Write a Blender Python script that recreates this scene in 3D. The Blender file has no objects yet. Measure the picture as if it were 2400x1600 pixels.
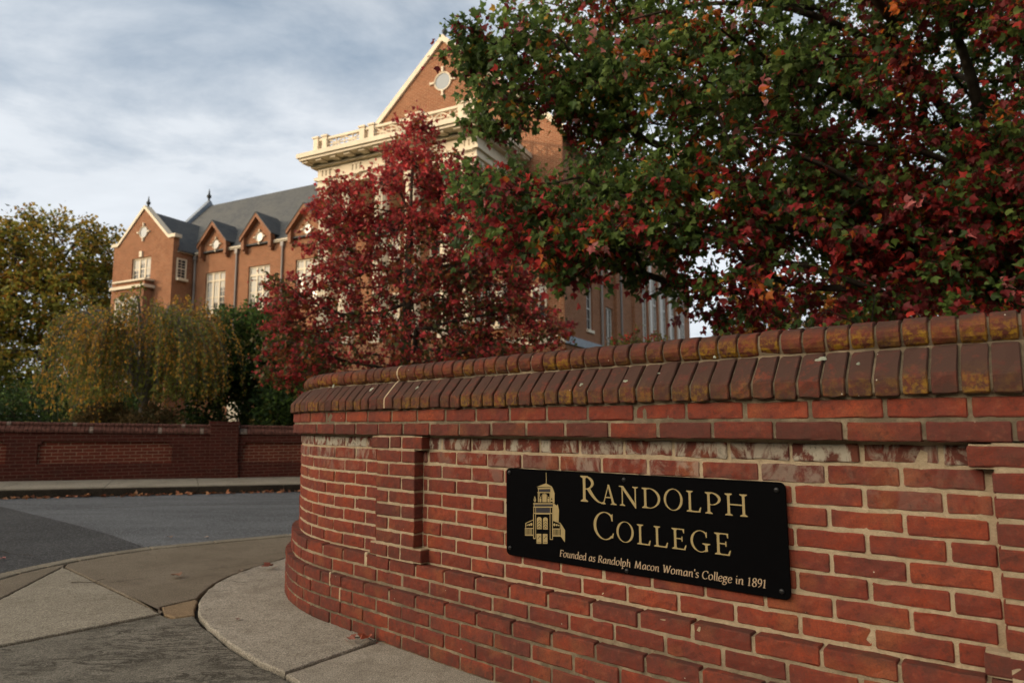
import bpy, math, random
import numpy as np
from mathutils import Matrix, Vector, Euler

# ------------------------------------------------------------------ camera, sky, sun, exposure
scene = bpy.context.scene
C = scene.collection
R = math.radians
CAM_H = 1.078
cam_data = bpy.data.cameras.new("camera")
cam = bpy.data.objects.new("camera", cam_data)
C.objects.link(cam)
cam_data.sensor_width = 36.0
cam_data.lens = 1585.0 / 2400.0 * 36.0
cam_data.clip_start = 0.05
cam_data.clip_end = 3000
cam.matrix_world = Matrix.Translation((0, 0, CAM_H)) @ Matrix.Rotation(R(90 + 6.875), 4, 'X') @ Matrix.Rotation(R(-0.28), 4, 'Z')
cam_data.dof.use_dof = True
cam_data.dof.focus_distance = 2.75
cam_data.dof.aperture_fstop = 3.2
scene.camera = cam

SUN_EL = 12.0
SUN_DIR = Vector((-0.92, -0.40, 0)).normalized()          # horizontal direction towards the sun
SUN_VEC = Vector((SUN_DIR.x * math.cos(R(SUN_EL)), SUN_DIR.y * math.cos(R(SUN_EL)), math.sin(R(SUN_EL))))
sun_data = bpy.data.lights.new("sun", 'SUN')
sun_data.energy = 2.9
sun_data.angle = R(0.5)
sun_data.color = (1.0, 0.77, 0.50)
sun = bpy.data.objects.new("sun", sun_data)
C.objects.link(sun)
sun.rotation_euler = SUN_VEC.to_track_quat('Z', 'Y').to_euler()

world = bpy.data.worlds.new("World")
scene.world = world
world.use_nodes = True
wt = world.node_tree
wt.nodes.clear()


def N(t, kind, **kw):
    n = t.nodes.new(kind)
    for k, v in kw.items():
        if k.startswith('_'):
            setattr(n, k[1:], v)
        else:
            n.inputs[k.replace('__', ' ')].default_value = v
    return n


def build_world():
    t = wt
    L = t.links.new
    out = N(t, 'ShaderNodeOutputWorld')
    bg = N(t, 'ShaderNodeBackground')
    bg.inputs['Strength'].default_value = 0.10
    sky = N(t, 'ShaderNodeTexSky')
    sky.sky_type = 'NISHITA'
    sky.sun_disc = False
    sky.sun_elevation = R(SUN_EL)
    sky.sun_rotation = math.atan2(SUN_DIR.x, SUN_DIR.y)
    sky.air_density = 1.0
    sky.dust_density = 1.5
    sky.ozone_density = 2.0
    tc = N(t, 'ShaderNodeTexCoord')
    # high thin cloud: the view direction projected on a flat cloud deck
    sep = N(t, 'ShaderNodeSeparateXYZ')
    L(tc.outputs['Generated'], sep.inputs[0])
    zc = N(t, 'ShaderNodeMath', _operation='MAXIMUM')
    zc.inputs[1].default_value = 0.0
    L(sep.outputs['Z'], zc.inputs[0])
    za = N(t, 'ShaderNodeMath', _operation='ADD')
    za.inputs[1].default_value = 0.22
    L(zc.outputs[0], za.inputs[0])
    dx = N(t, 'ShaderNodeMath', _operation='DIVIDE')
    dy = N(t, 'ShaderNodeMath', _operation='DIVIDE')
    L(sep.outputs['X'], dx.inputs[0]); L(za.outputs[0], dx.inputs[1])
    L(sep.outputs['Y'], dy.inputs[0]); L(za.outputs[0], dy.inputs[1])
    cb = N(t, 'ShaderNodeCombineXYZ')
    L(dx.outputs[0], cb.inputs[0]); L(dy.outputs[0], cb.inputs[1])
    mp = N(t, 'ShaderNodeMapping')
    mp.inputs['Rotation'].default_value = (0, 0, R(-28))
    mp.inputs['Scale'].default_value = (1.0, 1.35, 1)
    mp.inputs['Location'].default_value = (1.3, 0.65, 0)
    L(cb.outputs[0], mp.inputs['Vector'])
    n1 = N(t, 'ShaderNodeTexNoise', Scale=1.7, Detail=9.0, Roughness=0.60, Distortion=0.25)
    n2 = N(t, 'ShaderNodeTexNoise', Scale=0.62, Detail=4.0, Roughness=0.5, Distortion=0.4)
    L(mp.outputs[0], n1.inputs['Vector']); L(mp.outputs[0], n2.inputs['Vector'])
    mx = N(t, 'ShaderNodeMix', _data_type='FLOAT')
    mx.inputs[0].default_value = 0.5
    L(n1.outputs[0], mx.inputs[2]); L(n2.outputs[0], mx.inputs[3])
    cover = N(t, 'ShaderNodeMapRange')
    cover.inputs['From Min'].default_value = 0.30
    cover.inputs['From Max'].default_value = 0.56
    cover.inputs['To Min'].default_value = 0.66
    cover.inputs['To Max'].default_value = 1.0
    L(mx.outputs[0], cover.inputs['Value'])
    # the cloud deck thins out overhead
    thin = N(t, 'ShaderNodeMapRange')
    thin.inputs['From Min'].default_value = 0.50; thin.inputs['From Max'].default_value = 0.85
    thin.inputs['To Min'].default_value = 1.0; thin.inputs['To Max'].default_value = 0.25
    L(sep.outputs['Z'], thin.inputs['Value'])
    cov = N(t, 'ShaderNodeMath', _operation='MULTIPLY')
    L(cover.outputs[0], cov.inputs[0]); L(thin.outputs[0], cov.inputs[1])
    thick = N(t, 'ShaderNodeValToRGB')
    thick.color_ramp.elements[0].position = 0.32
    thick.color_ramp.elements[0].color = (4.6, 6.0, 7.7, 1)
    thick.color_ramp.elements[1].position = 0.47
    thick.color_ramp.elements[1].color = (10.6, 11.2, 11.9, 1)
    L(mx.outputs[0], thick.inputs[0])
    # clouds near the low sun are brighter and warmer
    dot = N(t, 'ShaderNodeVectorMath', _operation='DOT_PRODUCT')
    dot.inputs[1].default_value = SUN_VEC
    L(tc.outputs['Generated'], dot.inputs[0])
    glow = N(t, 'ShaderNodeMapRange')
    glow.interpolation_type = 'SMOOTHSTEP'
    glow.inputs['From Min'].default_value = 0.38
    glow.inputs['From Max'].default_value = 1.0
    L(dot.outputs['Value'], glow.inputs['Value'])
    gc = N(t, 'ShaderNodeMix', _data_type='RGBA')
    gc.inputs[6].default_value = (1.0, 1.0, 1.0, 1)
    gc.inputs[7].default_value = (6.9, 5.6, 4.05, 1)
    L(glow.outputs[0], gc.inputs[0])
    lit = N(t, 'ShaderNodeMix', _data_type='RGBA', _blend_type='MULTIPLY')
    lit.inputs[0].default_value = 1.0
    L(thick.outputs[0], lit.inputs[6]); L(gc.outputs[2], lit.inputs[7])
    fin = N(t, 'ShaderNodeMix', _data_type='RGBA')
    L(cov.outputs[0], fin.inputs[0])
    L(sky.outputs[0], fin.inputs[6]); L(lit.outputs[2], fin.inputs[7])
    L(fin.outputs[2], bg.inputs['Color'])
    L(bg.outputs[0], out.inputs['Surface'])


build_world()
scene.view_settings.view_transform = 'Standard'
scene.view_settings.look = 'None'
scene.view_settings.exposure = -0.28
scene.view_settings.gamma = 1.0
scene.cycles.use_denoising = True
scene.cycles.max_bounces = 6
scene.cycles.transparent_max_bounces = 4

# ------------------------------------------------------------------ helpers
rng = np.random.default_rng(7)
random.seed(11)


def tag(o, label=None, cat=None, group=None, kind=None):
    if label: o['label'] = label
    if cat: o['category'] = cat
    if group: o['group'] = group
    if kind: o['kind'] = kind
    return o


def empty(name, loc=(0, 0, 0), rz=0.0, parent=None):
    o = bpy.data.objects.new(name, None)
    o.empty_display_size = 0.2
    C.objects.link(o)
    o.location = loc
    o.rotation_euler = (0, 0, rz)
    if parent: o.parent = parent
    return o


def link_mesh(name, me, mats, parent=None):
    o = bpy.data.objects.new(name, me)
    C.objects.link(o)
    for m in (mats if isinstance(mats, (list, tuple)) else [mats]):
        me.materials.append(m)
    if parent: o.parent = parent
    return o


def fast_mesh(name, V, sizes, idx, mats, parent=None, cols=None, mat_index=None, smooth=False):
    """V (n,3); sizes: polygon sizes; idx: flat loop vertex indices; cols: {name: (n,4)} point attributes"""
    me = bpy.data.meshes.new(name)
    V = np.asarray(V, np.float32)
    sizes = np.asarray(sizes, np.int32)
    idx = np.asarray(idx, np.int32)
    me.vertices.add(len(V)); me.vertices.foreach_set('co', V.ravel())
    me.loops.add(len(idx)); me.loops.foreach_set('vertex_index', idx)
    me.polygons.add(len(sizes))
    st = np.zeros(len(sizes), np.int32); st[1:] = np.cumsum(sizes)[:-1]
    me.polygons.foreach_set('loop_start', st)
    if mat_index is not None:
        me.polygons.foreach_set('material_index', np.asarray(mat_index, np.int32))
    me.polygons.foreach_set('use_smooth', np.full(len(sizes), smooth, bool))
    me.update(calc_edges=True)
    if cols:
        for k, a in cols.items():
            at = me.attributes.new(k, 'FLOAT_COLOR', 'POINT')
            at.data.foreach_set('color', np.asarray(a, np.float32).ravel())
    me.validate(verbose=False)
    return link_mesh(name, me, mats, parent)


class MB:
    """collects polygons; build() links them as one mesh object"""

    def __init__(s):
        s.v = []; s.f = []; s.m = []

    def poly(s, pts, m=0):
        i = len(s.v); s.v += [tuple(p) for p in pts]; s.f.append(tuple(range(i, i + len(pts)))); s.m.append(m)

    def box(s, x0, x1, y0, y1, z0, z1, m=0):
        i = len(s.v)
        s.v += [(x, y, z) for z in (z0, z1) for y in (y0, y1) for x in (x0, x1)]
        for q in ((0, 2, 3, 1), (4, 5, 7, 6), (0, 1, 5, 4), (2, 6, 7, 3), (0, 4, 6, 2), (1, 3, 7, 5)):
            s.f.append(tuple(i + k for k in q)); s.m.append(m)

    def prism(s, pts, axis, lo, hi, m=0):
        """polygon pts in the two other axes, extruded along axis ('x','y','z')"""
        def put(p, t):
            return {'x': (t, p[0], p[1]), 'y': (p[0], t, p[1]), 'z': (p[0], p[1], t)}[axis]
        n = len(pts); i = len(s.v)
        s.v += [put(p, lo) for p in pts] + [put(p, hi) for p in pts]
        s.f.append(tuple(i + k for k in range(n))); s.f.append(tuple(i + n + k for k in reversed(range(n)))); s.m += [m, m]
        for k in range(n):
            j = (k + 1) % n
            s.f.append((i + k, i + n + k, i + n + j, i + j)); s.m.append(m)

    def tube(s, p0, p1, r0, r1, n=8, m=0, cap=True):
        p0 = Vector(p0); p1 = Vector(p1); d = (p1 - p0).normalized()
        u = d.orthogonal().normalized(); w = d.cross(u)
        i = len(s.v)
        for p, r in ((p0, r0), (p1, r1)):
            for k in range(n):
                a = 2 * math.pi * k / n
                s.v.append(tuple(p + (u * math.cos(a) + w * math.sin(a)) * r))
        for k in range(n):
            j = (k + 1) % n
            s.f.append((i + k, i + j, i + n + j, i + n + k)); s.m.append(m)
        if cap:
            s.f.append(tuple(i + k for k in reversed(range(n)))); s.f.append(tuple(i + n + k for k in range(n))); s.m += [m, m]

    def lathe(s, prof, n=16, c=(0, 0, 0), m=0):
        i = len(s.v)
        for r, z in prof:
            for k in range(n):
                a = 2 * math.pi * k / n
                s.v.append((c[0] + r * math.cos(a), c[1] + r * math.sin(a), c[2] + z))
        for j in range(len(prof) - 1):
            for k in range(n):
                l = (k + 1) % n
                s.f.append((i + j * n + k, i + j * n + l, i + (j + 1) * n + l, i + (j + 1) * n + k)); s.m.append(m)
        s.f.append(tuple(i + k for k in reversed(range(n)))); s.m.append(m)
        q = i + (len(prof) - 1) * n
        s.f.append(tuple(q + k for k in range(n))); s.m.append(m)

    def build(s, name, mats, parent=None, fix=True, smooth=False):
        me = bpy.data.meshes.new(name)
        me.from_pydata(s.v, [], s.f)
        me.polygons.foreach_set('material_index', s.m)
        if smooth: me.polygons.foreach_set('use_smooth', [True] * len(s.f))
        me.validate(verbose=False)
        if fix:
            import bmesh
            bm = bmesh.new(); bm.from_mesh(me)
            bmesh.ops.recalc_face_normals(bm, faces=bm.faces)
            bm.to_mesh(me); bm.free()
        me.update()
        return link_mesh(name, me, mats, parent)


# ------------------------------------------------------------------ materials
def new_mat(name):
    m = bpy.data.materials.new(name)
    m.use_nodes = True
    m.node_tree.nodes.clear()
    t = m.node_tree
    out = t.nodes.new('ShaderNodeOutputMaterial')
    b = t.nodes.new('ShaderNodeBsdfPrincipled')
    t.links.new(b.outputs[0], out.inputs[0])
    return m, t, b


def mix(t, fac, a, b, blend='MIX'):
    n = t.nodes.new('ShaderNodeMix'); n.data_type = 'RGBA'; n.blend_type = blend
    for sock, v in ((n.inputs[0], fac), (n.inputs[6], a), (n.inputs[7], b)):
        if hasattr(v, 'is_output'): t.links.new(v, sock)
        elif isinstance(v, (int, float)): sock.default_value = v
        else: sock.default_value = (*v, 1) if len(v) == 3 else v
    return n.outputs[2]


def mth(t, op, a, b=0.0, clamp=False):
    n = t.nodes.new('ShaderNodeMath'); n.operation = op; n.use_clamp = clamp
    for i, v in enumerate((a, b)):
        if hasattr(v, 'is_output'): t.links.new(v, n.inputs[i])
        else: n.inputs[i].default_value = v
    return n.outputs[0]


def ramp(t, src, lo, hi, a=0.0, b=1.0):
    n = t.nodes.new('ShaderNodeMapRange')
    n.inputs['From Min'].default_value = lo; n.inputs['From Max'].default_value = hi
    n.inputs['To Min'].default_value = a; n.inputs['To Max'].default_value = b
    t.links.new(src, n.inputs['Value'])
    return n.outputs[0]


def noise(t, scale, detail=4.0, rough=0.55, vec=None, dist=0.0):
    n = t.nodes.new('ShaderNodeTexNoise')
    n.inputs['Scale'].default_value = scale; n.inputs['Detail'].default_value = detail
    n.inputs['Roughness'].default_value = rough; n.inputs['Distortion'].default_value = dist
    if vec is None:
        tc = t.nodes.get('TC') or t.nodes.new('ShaderNodeTexCoord')
        tc.name = 'TC'
        vec = tc.outputs['Object']
    t.links.new(vec, n.inputs['Vector'])
    return n.outputs[0]


def objvec(t):
    tc = t.nodes.get('TC') or t.nodes.new('ShaderNodeTexCoord')
    tc.name = 'TC'
    return tc.outputs['Object']


def mapped(t, scale=(1, 1, 1), rot=(0, 0, 0), vec=None):
    m = t.nodes.new('ShaderNodeMapping')
    m.inputs['Scale'].default_value = scale; m.inputs['Rotation'].default_value = rot
    t.links.new(vec or objvec(t), m.inputs['Vector'])
    return m.outputs[0]


def bump(t, b, height, strength=0.4, dist=0.01):
    n = t.nodes.new('ShaderNodeBump')
    n.inputs['Strength'].default_value = strength; n.inputs['Distance'].default_value = dist
    t.links.new(height, n.inputs['Height'])
    t.links.new(n.outputs[0], b.inputs['Normal'])


def setc(t, b, c, rough=0.85, spec=0.3):
    if hasattr(c, 'is_output'): t.links.new(c, b.inputs['Base Color'])
    else: b.inputs['Base Color'].default_value = (*c, 1)
    if hasattr(rough, 'is_output'): t.links.new(rough, b.inputs['Roughness'])
    else: b.inputs['Roughness'].default_value = rough
    b.inputs['Specular IOR Level'].default_value = spec


def plain(name, col, rough=0.7, var=0.12, scale=4.0, spec=0.3, bmp=0.0, metal=0.0):
    m, t, b = new_mat(name)
    n = noise(t, scale, 5)
    c = mix(t, ramp(t, n, 0.3, 0.7), [x * (1 - var) for x in col], [min(1, x * (1 + var)) for x in col])
    setc(t, b, c, rough, spec)
    b.inputs['Metallic'].default_value = metal
    if bmp: bump(t, b, noise(t, scale * 8, 4), bmp, 0.01)
    return m


def attr(t, name):
    n = t.nodes.new('ShaderNodeAttribute'); n.attribute_name = name
    return n


def clay_mat():
    """brick: attribute 'tone' = (random shade, dirt, lichen, lime bloom)"""
    m, t, b = new_mat('clay_brick')
    a = attr(t, 'tone')
    sp = t.nodes.new('ShaderNodeSeparateColor'); t.links.new(a.outputs['Color'], sp.inputs[0])
    tone, dirt, lich, bloom = sp.outputs[0], sp.outputs[1], sp.outputs[2], a.outputs['Alpha']
    cr = t.nodes.new('ShaderNodeValToRGB')
    e = cr.color_ramp.elements
    e[0].position = 0.0; e[0].color = (0.100, 0.031, 0.025, 1)
    e[1].position = 1.0; e[1].color = (0.410, 0.084, 0.036, 1)
    x = e.new(0.25); x.color = (0.200, 0.040, 0.026, 1)
    x = e.new(0.7); x.color = (0.310, 0.054, 0.026, 1)
    t.links.new(tone, cr.inputs[0])
    big = noise(t, 9.0, 5, 0.6)
    mid = noise(t, 34.0, 5, 0.65)
    fine = noise(t, 220.0, 3, 0.6)
    c = mix(t, ramp(t, big, 0.38, 0.66), cr.outputs[0], mix(t, 0.72, cr.outputs[0], (0.155, 0.048, 0.042)))
    c = mix(t, ramp(t, noise(t, 6.0, 3, 0.5), 0.56, 0.70, 0.0, 0.55), c, (0.42, 0.135, 0.05))
    c = mix(t, mth(t, 'MULTIPLY', ramp(t, mid, 0.55, 0.78), 0.45, True), c, (0.46, 0.15, 0.085))
    c = mix(t, mth(t, 'MULTIPLY', ramp(t, mid, 0.46, 0.30), 0.75, True), c, (0.085, 0.032, 0.026))
    c = mix(t, mth(t, 'MULTIPLY', ramp(t, fine, 0.42, 0.66), 0.50), c, (0.12, 0.048, 0.036))
    # soot and weathering
    df = mth(t, 'MULTIPLY', dirt, ramp(t, noise(t, 24.0, 7, 0.75), 0.27, 0.56), True)
    c = mix(t, df, c, (0.078, 0.043, 0.034))
    # ochre lichen
    lf = mth(t, 'MULTIPLY', lich, ramp(t, noise(t, 42.0, 7, 0.78), 0.45, 0.60), True)
    c = mix(t, lf, c, (0.33, 0.19, 0.022))
    # lime bloom
    bn = noise(t, 13.0, 6, 0.7, mapped(t, (1, 1, 0.5)), 0.6)
    bf = mth(t, 'MULTIPLY', bloom, ramp(t, bn, 0.46, 0.56), True)
    c = mix(t, bf, c, (0.40, 0.36, 0.29))
    c = mix(t, mth(t, 'MULTIPLY', mth(t, 'MULTIPLY', bloom, ramp(t, bn, 0.60, 0.68), True), 0.9), c, (0.085, 0.075, 0.06))
    # tiny pale specks
    vo = t.nodes.new('ShaderNodeTexVoronoi'); vo.inputs['Scale'].default_value = 26.0
    t.links.new(objvec(t), vo.inputs['Vector'])
    sf = ramp(t, vo.outputs['Distance'], 0.06, 0.045)
    spc = t.nodes.new('ShaderNodeSeparateColor'); t.links.new(vo.outputs['Color'], spc.inputs[0])
    sf = mth(t, 'MULTIPLY', sf, mth(t, 'GREATER_THAN', spc.outputs[0], 0.88), True)
    c = mix(t, sf, c, (0.55, 0.50, 0.42))
    setc(t, b, c, 0.92, 0.08)
    h = mth(t, 'ADD', mth(t, 'MULTIPLY', fine, 0.35), mid)
    bump(t, b, h, 0.35, 0.006)
    return m


def mortar_mat():
    m, t, b = new_mat('mortar')
    a = attr(t, 'tone')
    sp = t.nodes.new('ShaderNodeSeparateColor'); t.links.new(a.outputs['Color'], sp.inputs[0])
    n1 = noise(t, 30.0, 6, 0.7)
    c = mix(t, ramp(t, n1, 0.3, 0.7), (0.42, 0.325, 0.21), (0.62, 0.49, 0.335))
    c = mix(t, mth(t, 'MULTIPLY', sp.outputs[1], ramp(t, noise(t, 9.0, 5, 0.65), 0.10, 0.55), True), c, (0.125, 0.10, 0.07))
    c = mix(t, ramp(t, noise(t, 180.0, 3), 0.62, 0.75, 0, 0.5), c, (0.14, 0.11, 0.08))
    setc(t, b, c, 0.95, 0.05)
    bump(t, b, noise(t, 120.0, 5, 0.7), 0.8, 0.006)
    return m


def concrete_mat(name, lo, hi, grain=1.0, scaling=0.0, stain=(0.09, 0.075, 0.055), stain_amt=0.4):
    m, t, b = new_mat(name)
    n1 = noise(t, 1.7, 5, 0.6)
    n2 = noise(t, 150.0, 3, 0.7)
    n3 = noise(t, 11.0, 6, 0.7)
    c = mix(t, ramp(t, n1, 0.3, 0.7), lo, hi)
    c = mix(t, mth(t, 'MULTIPLY', ramp(t, n3, 0.5, 0.75), stain_amt), c, stain)
    c = mix(t, ramp(t, noise(t, 2.6, 6, 0.68, None, 0.6), 0.50, 0.72, 0.0, 0.55), c, stain)
    c = mix(t, ramp(t, n2, 0.38, 0.58, 0.85 * grain, 0.0), c, [x * 0.18 for x in lo])
    c = mix(t, ramp(t, noise(t, 55.0, 4, 0.75), 0.40, 0.60, 0.45 * grain, 0.0), c, [x * 0.45 for x in lo])
    c = mix(t, ramp(t, noise(t, 260.0, 2), 0.60, 0.72, 0, 0.6 * grain), c, [min(1, x * 1.9) for x in hi])
    h = mth(t, 'ADD', n2, mth(t, 'MULTIPLY', n3, 1.2))
    if scaling:
        # worn surface: shallow flaked ridges
        w = noise(t, 3.2, 8, 0.74, mapped(t, (1.0, 3.2, 1), (0, 0, R(-14))), 1.2)
        line = ramp(t, mth(t, 'ABSOLUTE', mth(t, 'SUBTRACT', w, 0.5)), 0.0, 0.034, 1.0, 0.0)
        line = mth(t, 'MULTIPLY', line, ramp(t, noise(t, 2.4, 3), 0.40, 0.50), True)
        c = mix(t, mth(t, 'MULTIPLY', line, scaling), c, (0.03, 0.026, 0.02))
        h = mth(t, 'SUBTRACT', h, mth(t, 'MULTIPLY', line, 2.0))
    setc(t, b, c, 0.94, 0.08)
    bump(t, b, h, 0.45, 0.006)
    return m


def asphalt_mat(name, col, contrast=1.0):
    m, t, b = new_mat(name)
    n1 = noise(t, 0.9, 4, 0.6, mapped(t, (0.6, 2.0, 1), (0, 0, R(-24))))
    vo = t.nodes.new('ShaderNodeTexVoronoi'); vo.inputs['Scale'].default_value = 95.0
    t.links.new(objvec(t), vo.inputs['Vector'])
    spc = t.nodes.new('ShaderNodeSeparateColor'); t.links.new(vo.outputs['Color'], spc.inputs[0])
    c = mix(t, ramp(t, n1, 0.35, 0.68), [x * 0.72 for x in col], [x * 1.22 for x in col])
    c = mix(t, mth(t, 'MULTIPLY', mth(t, 'GREATER_THAN', spc.outputs[0], 0.80), 0.6 * contrast), c, [min(1, x * 2.6) for x in col])
    c = mix(t, mth(t, 'MULTIPLY', mth(t, 'LESS_THAN', spc.outputs[1], 0.25), 0.5 * contrast), c, [x * 0.4 for x in col])
    setc(t, b, c, 0.85, 0.15)
    bump(t, b, mth(t, 'ADD', vo.outputs['Distance'], mth(t, 'MULTIPLY', noise(t, 40.0, 4), 0.6)), 0.5, 0.01)
    return m


def bond_mat(name, bricks, mortar, scale=1.0, var=0.6, msize=0.012, bmp=0.4, dirt=0.5):
    """coursed brickwork for the walls farther off: object space, u = x + y, v = z"""
    m, t, b = new_mat(name)
    s = t.nodes.new('ShaderNodeSeparateXYZ'); t.links.new(objvec(t), s.inputs[0])
    cb = t.nodes.new('ShaderNodeCombineXYZ')
    t.links.new(mth(t, 'ADD', s.outputs[0], s.outputs[1]), cb.inputs[0]); t.links.new(s.outputs[2], cb.inputs[1])
    br = t.nodes.new('ShaderNodeTexBrick')
    br.inputs['Scale'].default_value = 1.0
    br.inputs['Brick Width'].default_value = 0.208 * scale
    br.inputs['Row Height'].default_value = 0.0677 * scale
    br.inputs['Mortar Size'].default_value = msize * scale * 0.5
    br.inputs['Mortar Smooth'].default_value = 0.2
    br.inputs['Bias'].default_value = 0.0
    br.inputs['Color1'].default_value = (*bricks[0], 1); br.inputs['Color2'].default_value = (*bricks[1], 1)
    br.inputs['Mortar'].default_value = (*mortar, 1)
    t.links.new(cb.outputs[0], br.inputs['Vector'])
    n = noise(t, 1.1, 6, 0.65)
    c = mix(t, ramp(t, n, 0.35, 0.7, 0, var * 0.5), br.outputs['Color'], [x * 0.55 for x in bricks[0]])
    c = mix(t, ramp(t, noise(t, 14.0, 4), 0.4, 0.75, 0, 0.35), c, [min(1, x * 1.3) for x in bricks[1]])
    c = mix(t, ramp(t, noise(t, 3.5, 6, 0.7), 0.5, 0.75, 0, dirt), c, (0.05, 0.032, 0.026))
    setc(t, b, c, 0.92, 0.06)
    if bmp: bump(t, b, br.outputs['Fac'], -bmp, 0.01)
    return m


def slate_mat():
    m, t, b = new_mat('slate')
    s = t.nodes.new('ShaderNodeSeparateXYZ'); t.links.new(objvec(t), s.inputs[0])
    cb = t.nodes.new('ShaderNodeCombineXYZ')
    t.links.new(mth(t, 'ADD', s.outputs[0], s.outputs[1]), cb.inputs[0]); t.links.new(s.outputs[2], cb.inputs[1])
    br = t.nodes.new('ShaderNodeTexBrick')
    br.inputs['Scale'].default_value = 1.0; br.inputs['Brick Width'].default_value = 0.28; br.inputs['Row Height'].default_value = 0.16
    br.inputs['Mortar Size'].default_value = 0.008
    br.inputs['Color1'].default_value = (0.058, 0.064, 0.071, 1); br.inputs['Color2'].default_value = (0.085, 0.090, 0.093, 1)
    br.inputs['Mortar'].default_value = (0.04, 0.043, 0.046, 1)
    t.links.new(cb.outputs[0], br.inputs['Vector'])
    c = mix(t, ramp(t, noise(t, 0.6, 6, 0.6), 0.35, 0.7, 0, 0.5), br.outputs['Color'], (0.11, 0.11, 0.102))
    setc(t, b, c, 0.7, 0.25)
    bump(t, b, br.outputs['Fac'], -0.4, 0.01)
    return m


def leaf_mat(name, trans=0.4, gloss=0.25, tint=(1, 1, 1)):
    m = bpy.data.materials.new(name); m.use_nodes = True
    t = m.node_tree; t.nodes.clear()
    out = t.nodes.new('ShaderNodeOutputMaterial')
    a = attr(t, 'leaf')
    b = t.nodes.new('ShaderNodeBsdfPrincipled')
    t.links.new(a.outputs['Color'], b.inputs['Base Color'])
    b.inputs['Roughness'].default_value = 0.5
    b.inputs['Specular IOR Level'].default_value = gloss
    tr = t.nodes.new('ShaderNodeBsdfTranslucent')
    g = t.nodes.new('ShaderNodeGamma'); g.inputs[1].default_value = 0.85
    t.links.new(a.outputs['Color'], g.inputs[0]); t.links.new(g.outputs[0], tr.inputs['Color'])
    mx = t.nodes.new('ShaderNodeMixShader'); mx.inputs[0].default_value = trans
    t.links.new(b.outputs[0], mx.inputs[1]); t.links.new(tr.outputs[0], mx.inputs[2])
    t.links.new(mx.outputs[0], out.inputs[0])
    return m


def glass_mat():
    m, t, b = new_mat('window_glass')
    setc(t, b, (0.035, 0.042, 0.05), 0.12, 0.7)
    n = noise(t, 0.8, 2); bump(t, b, n, 0.05, 0.02)
    return m


def ground_mat():
    m, t, b = new_mat('lawn')
    c = mix(t, ramp(t, noise(t, 0.35, 5), 0.35, 0.65), (0.040, 0.060, 0.018), (0.085, 0.080, 0.030))
    c = mix(t, ramp(t, noise(t, 40.0, 3), 0.4, 0.7), c, (0.06, 0.07, 0.02))
    setc(t, b, c, 0.95, 0.1)
    bump(t, b, noise(t, 60.0, 4), 0.8, 0.03)
    return m


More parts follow.
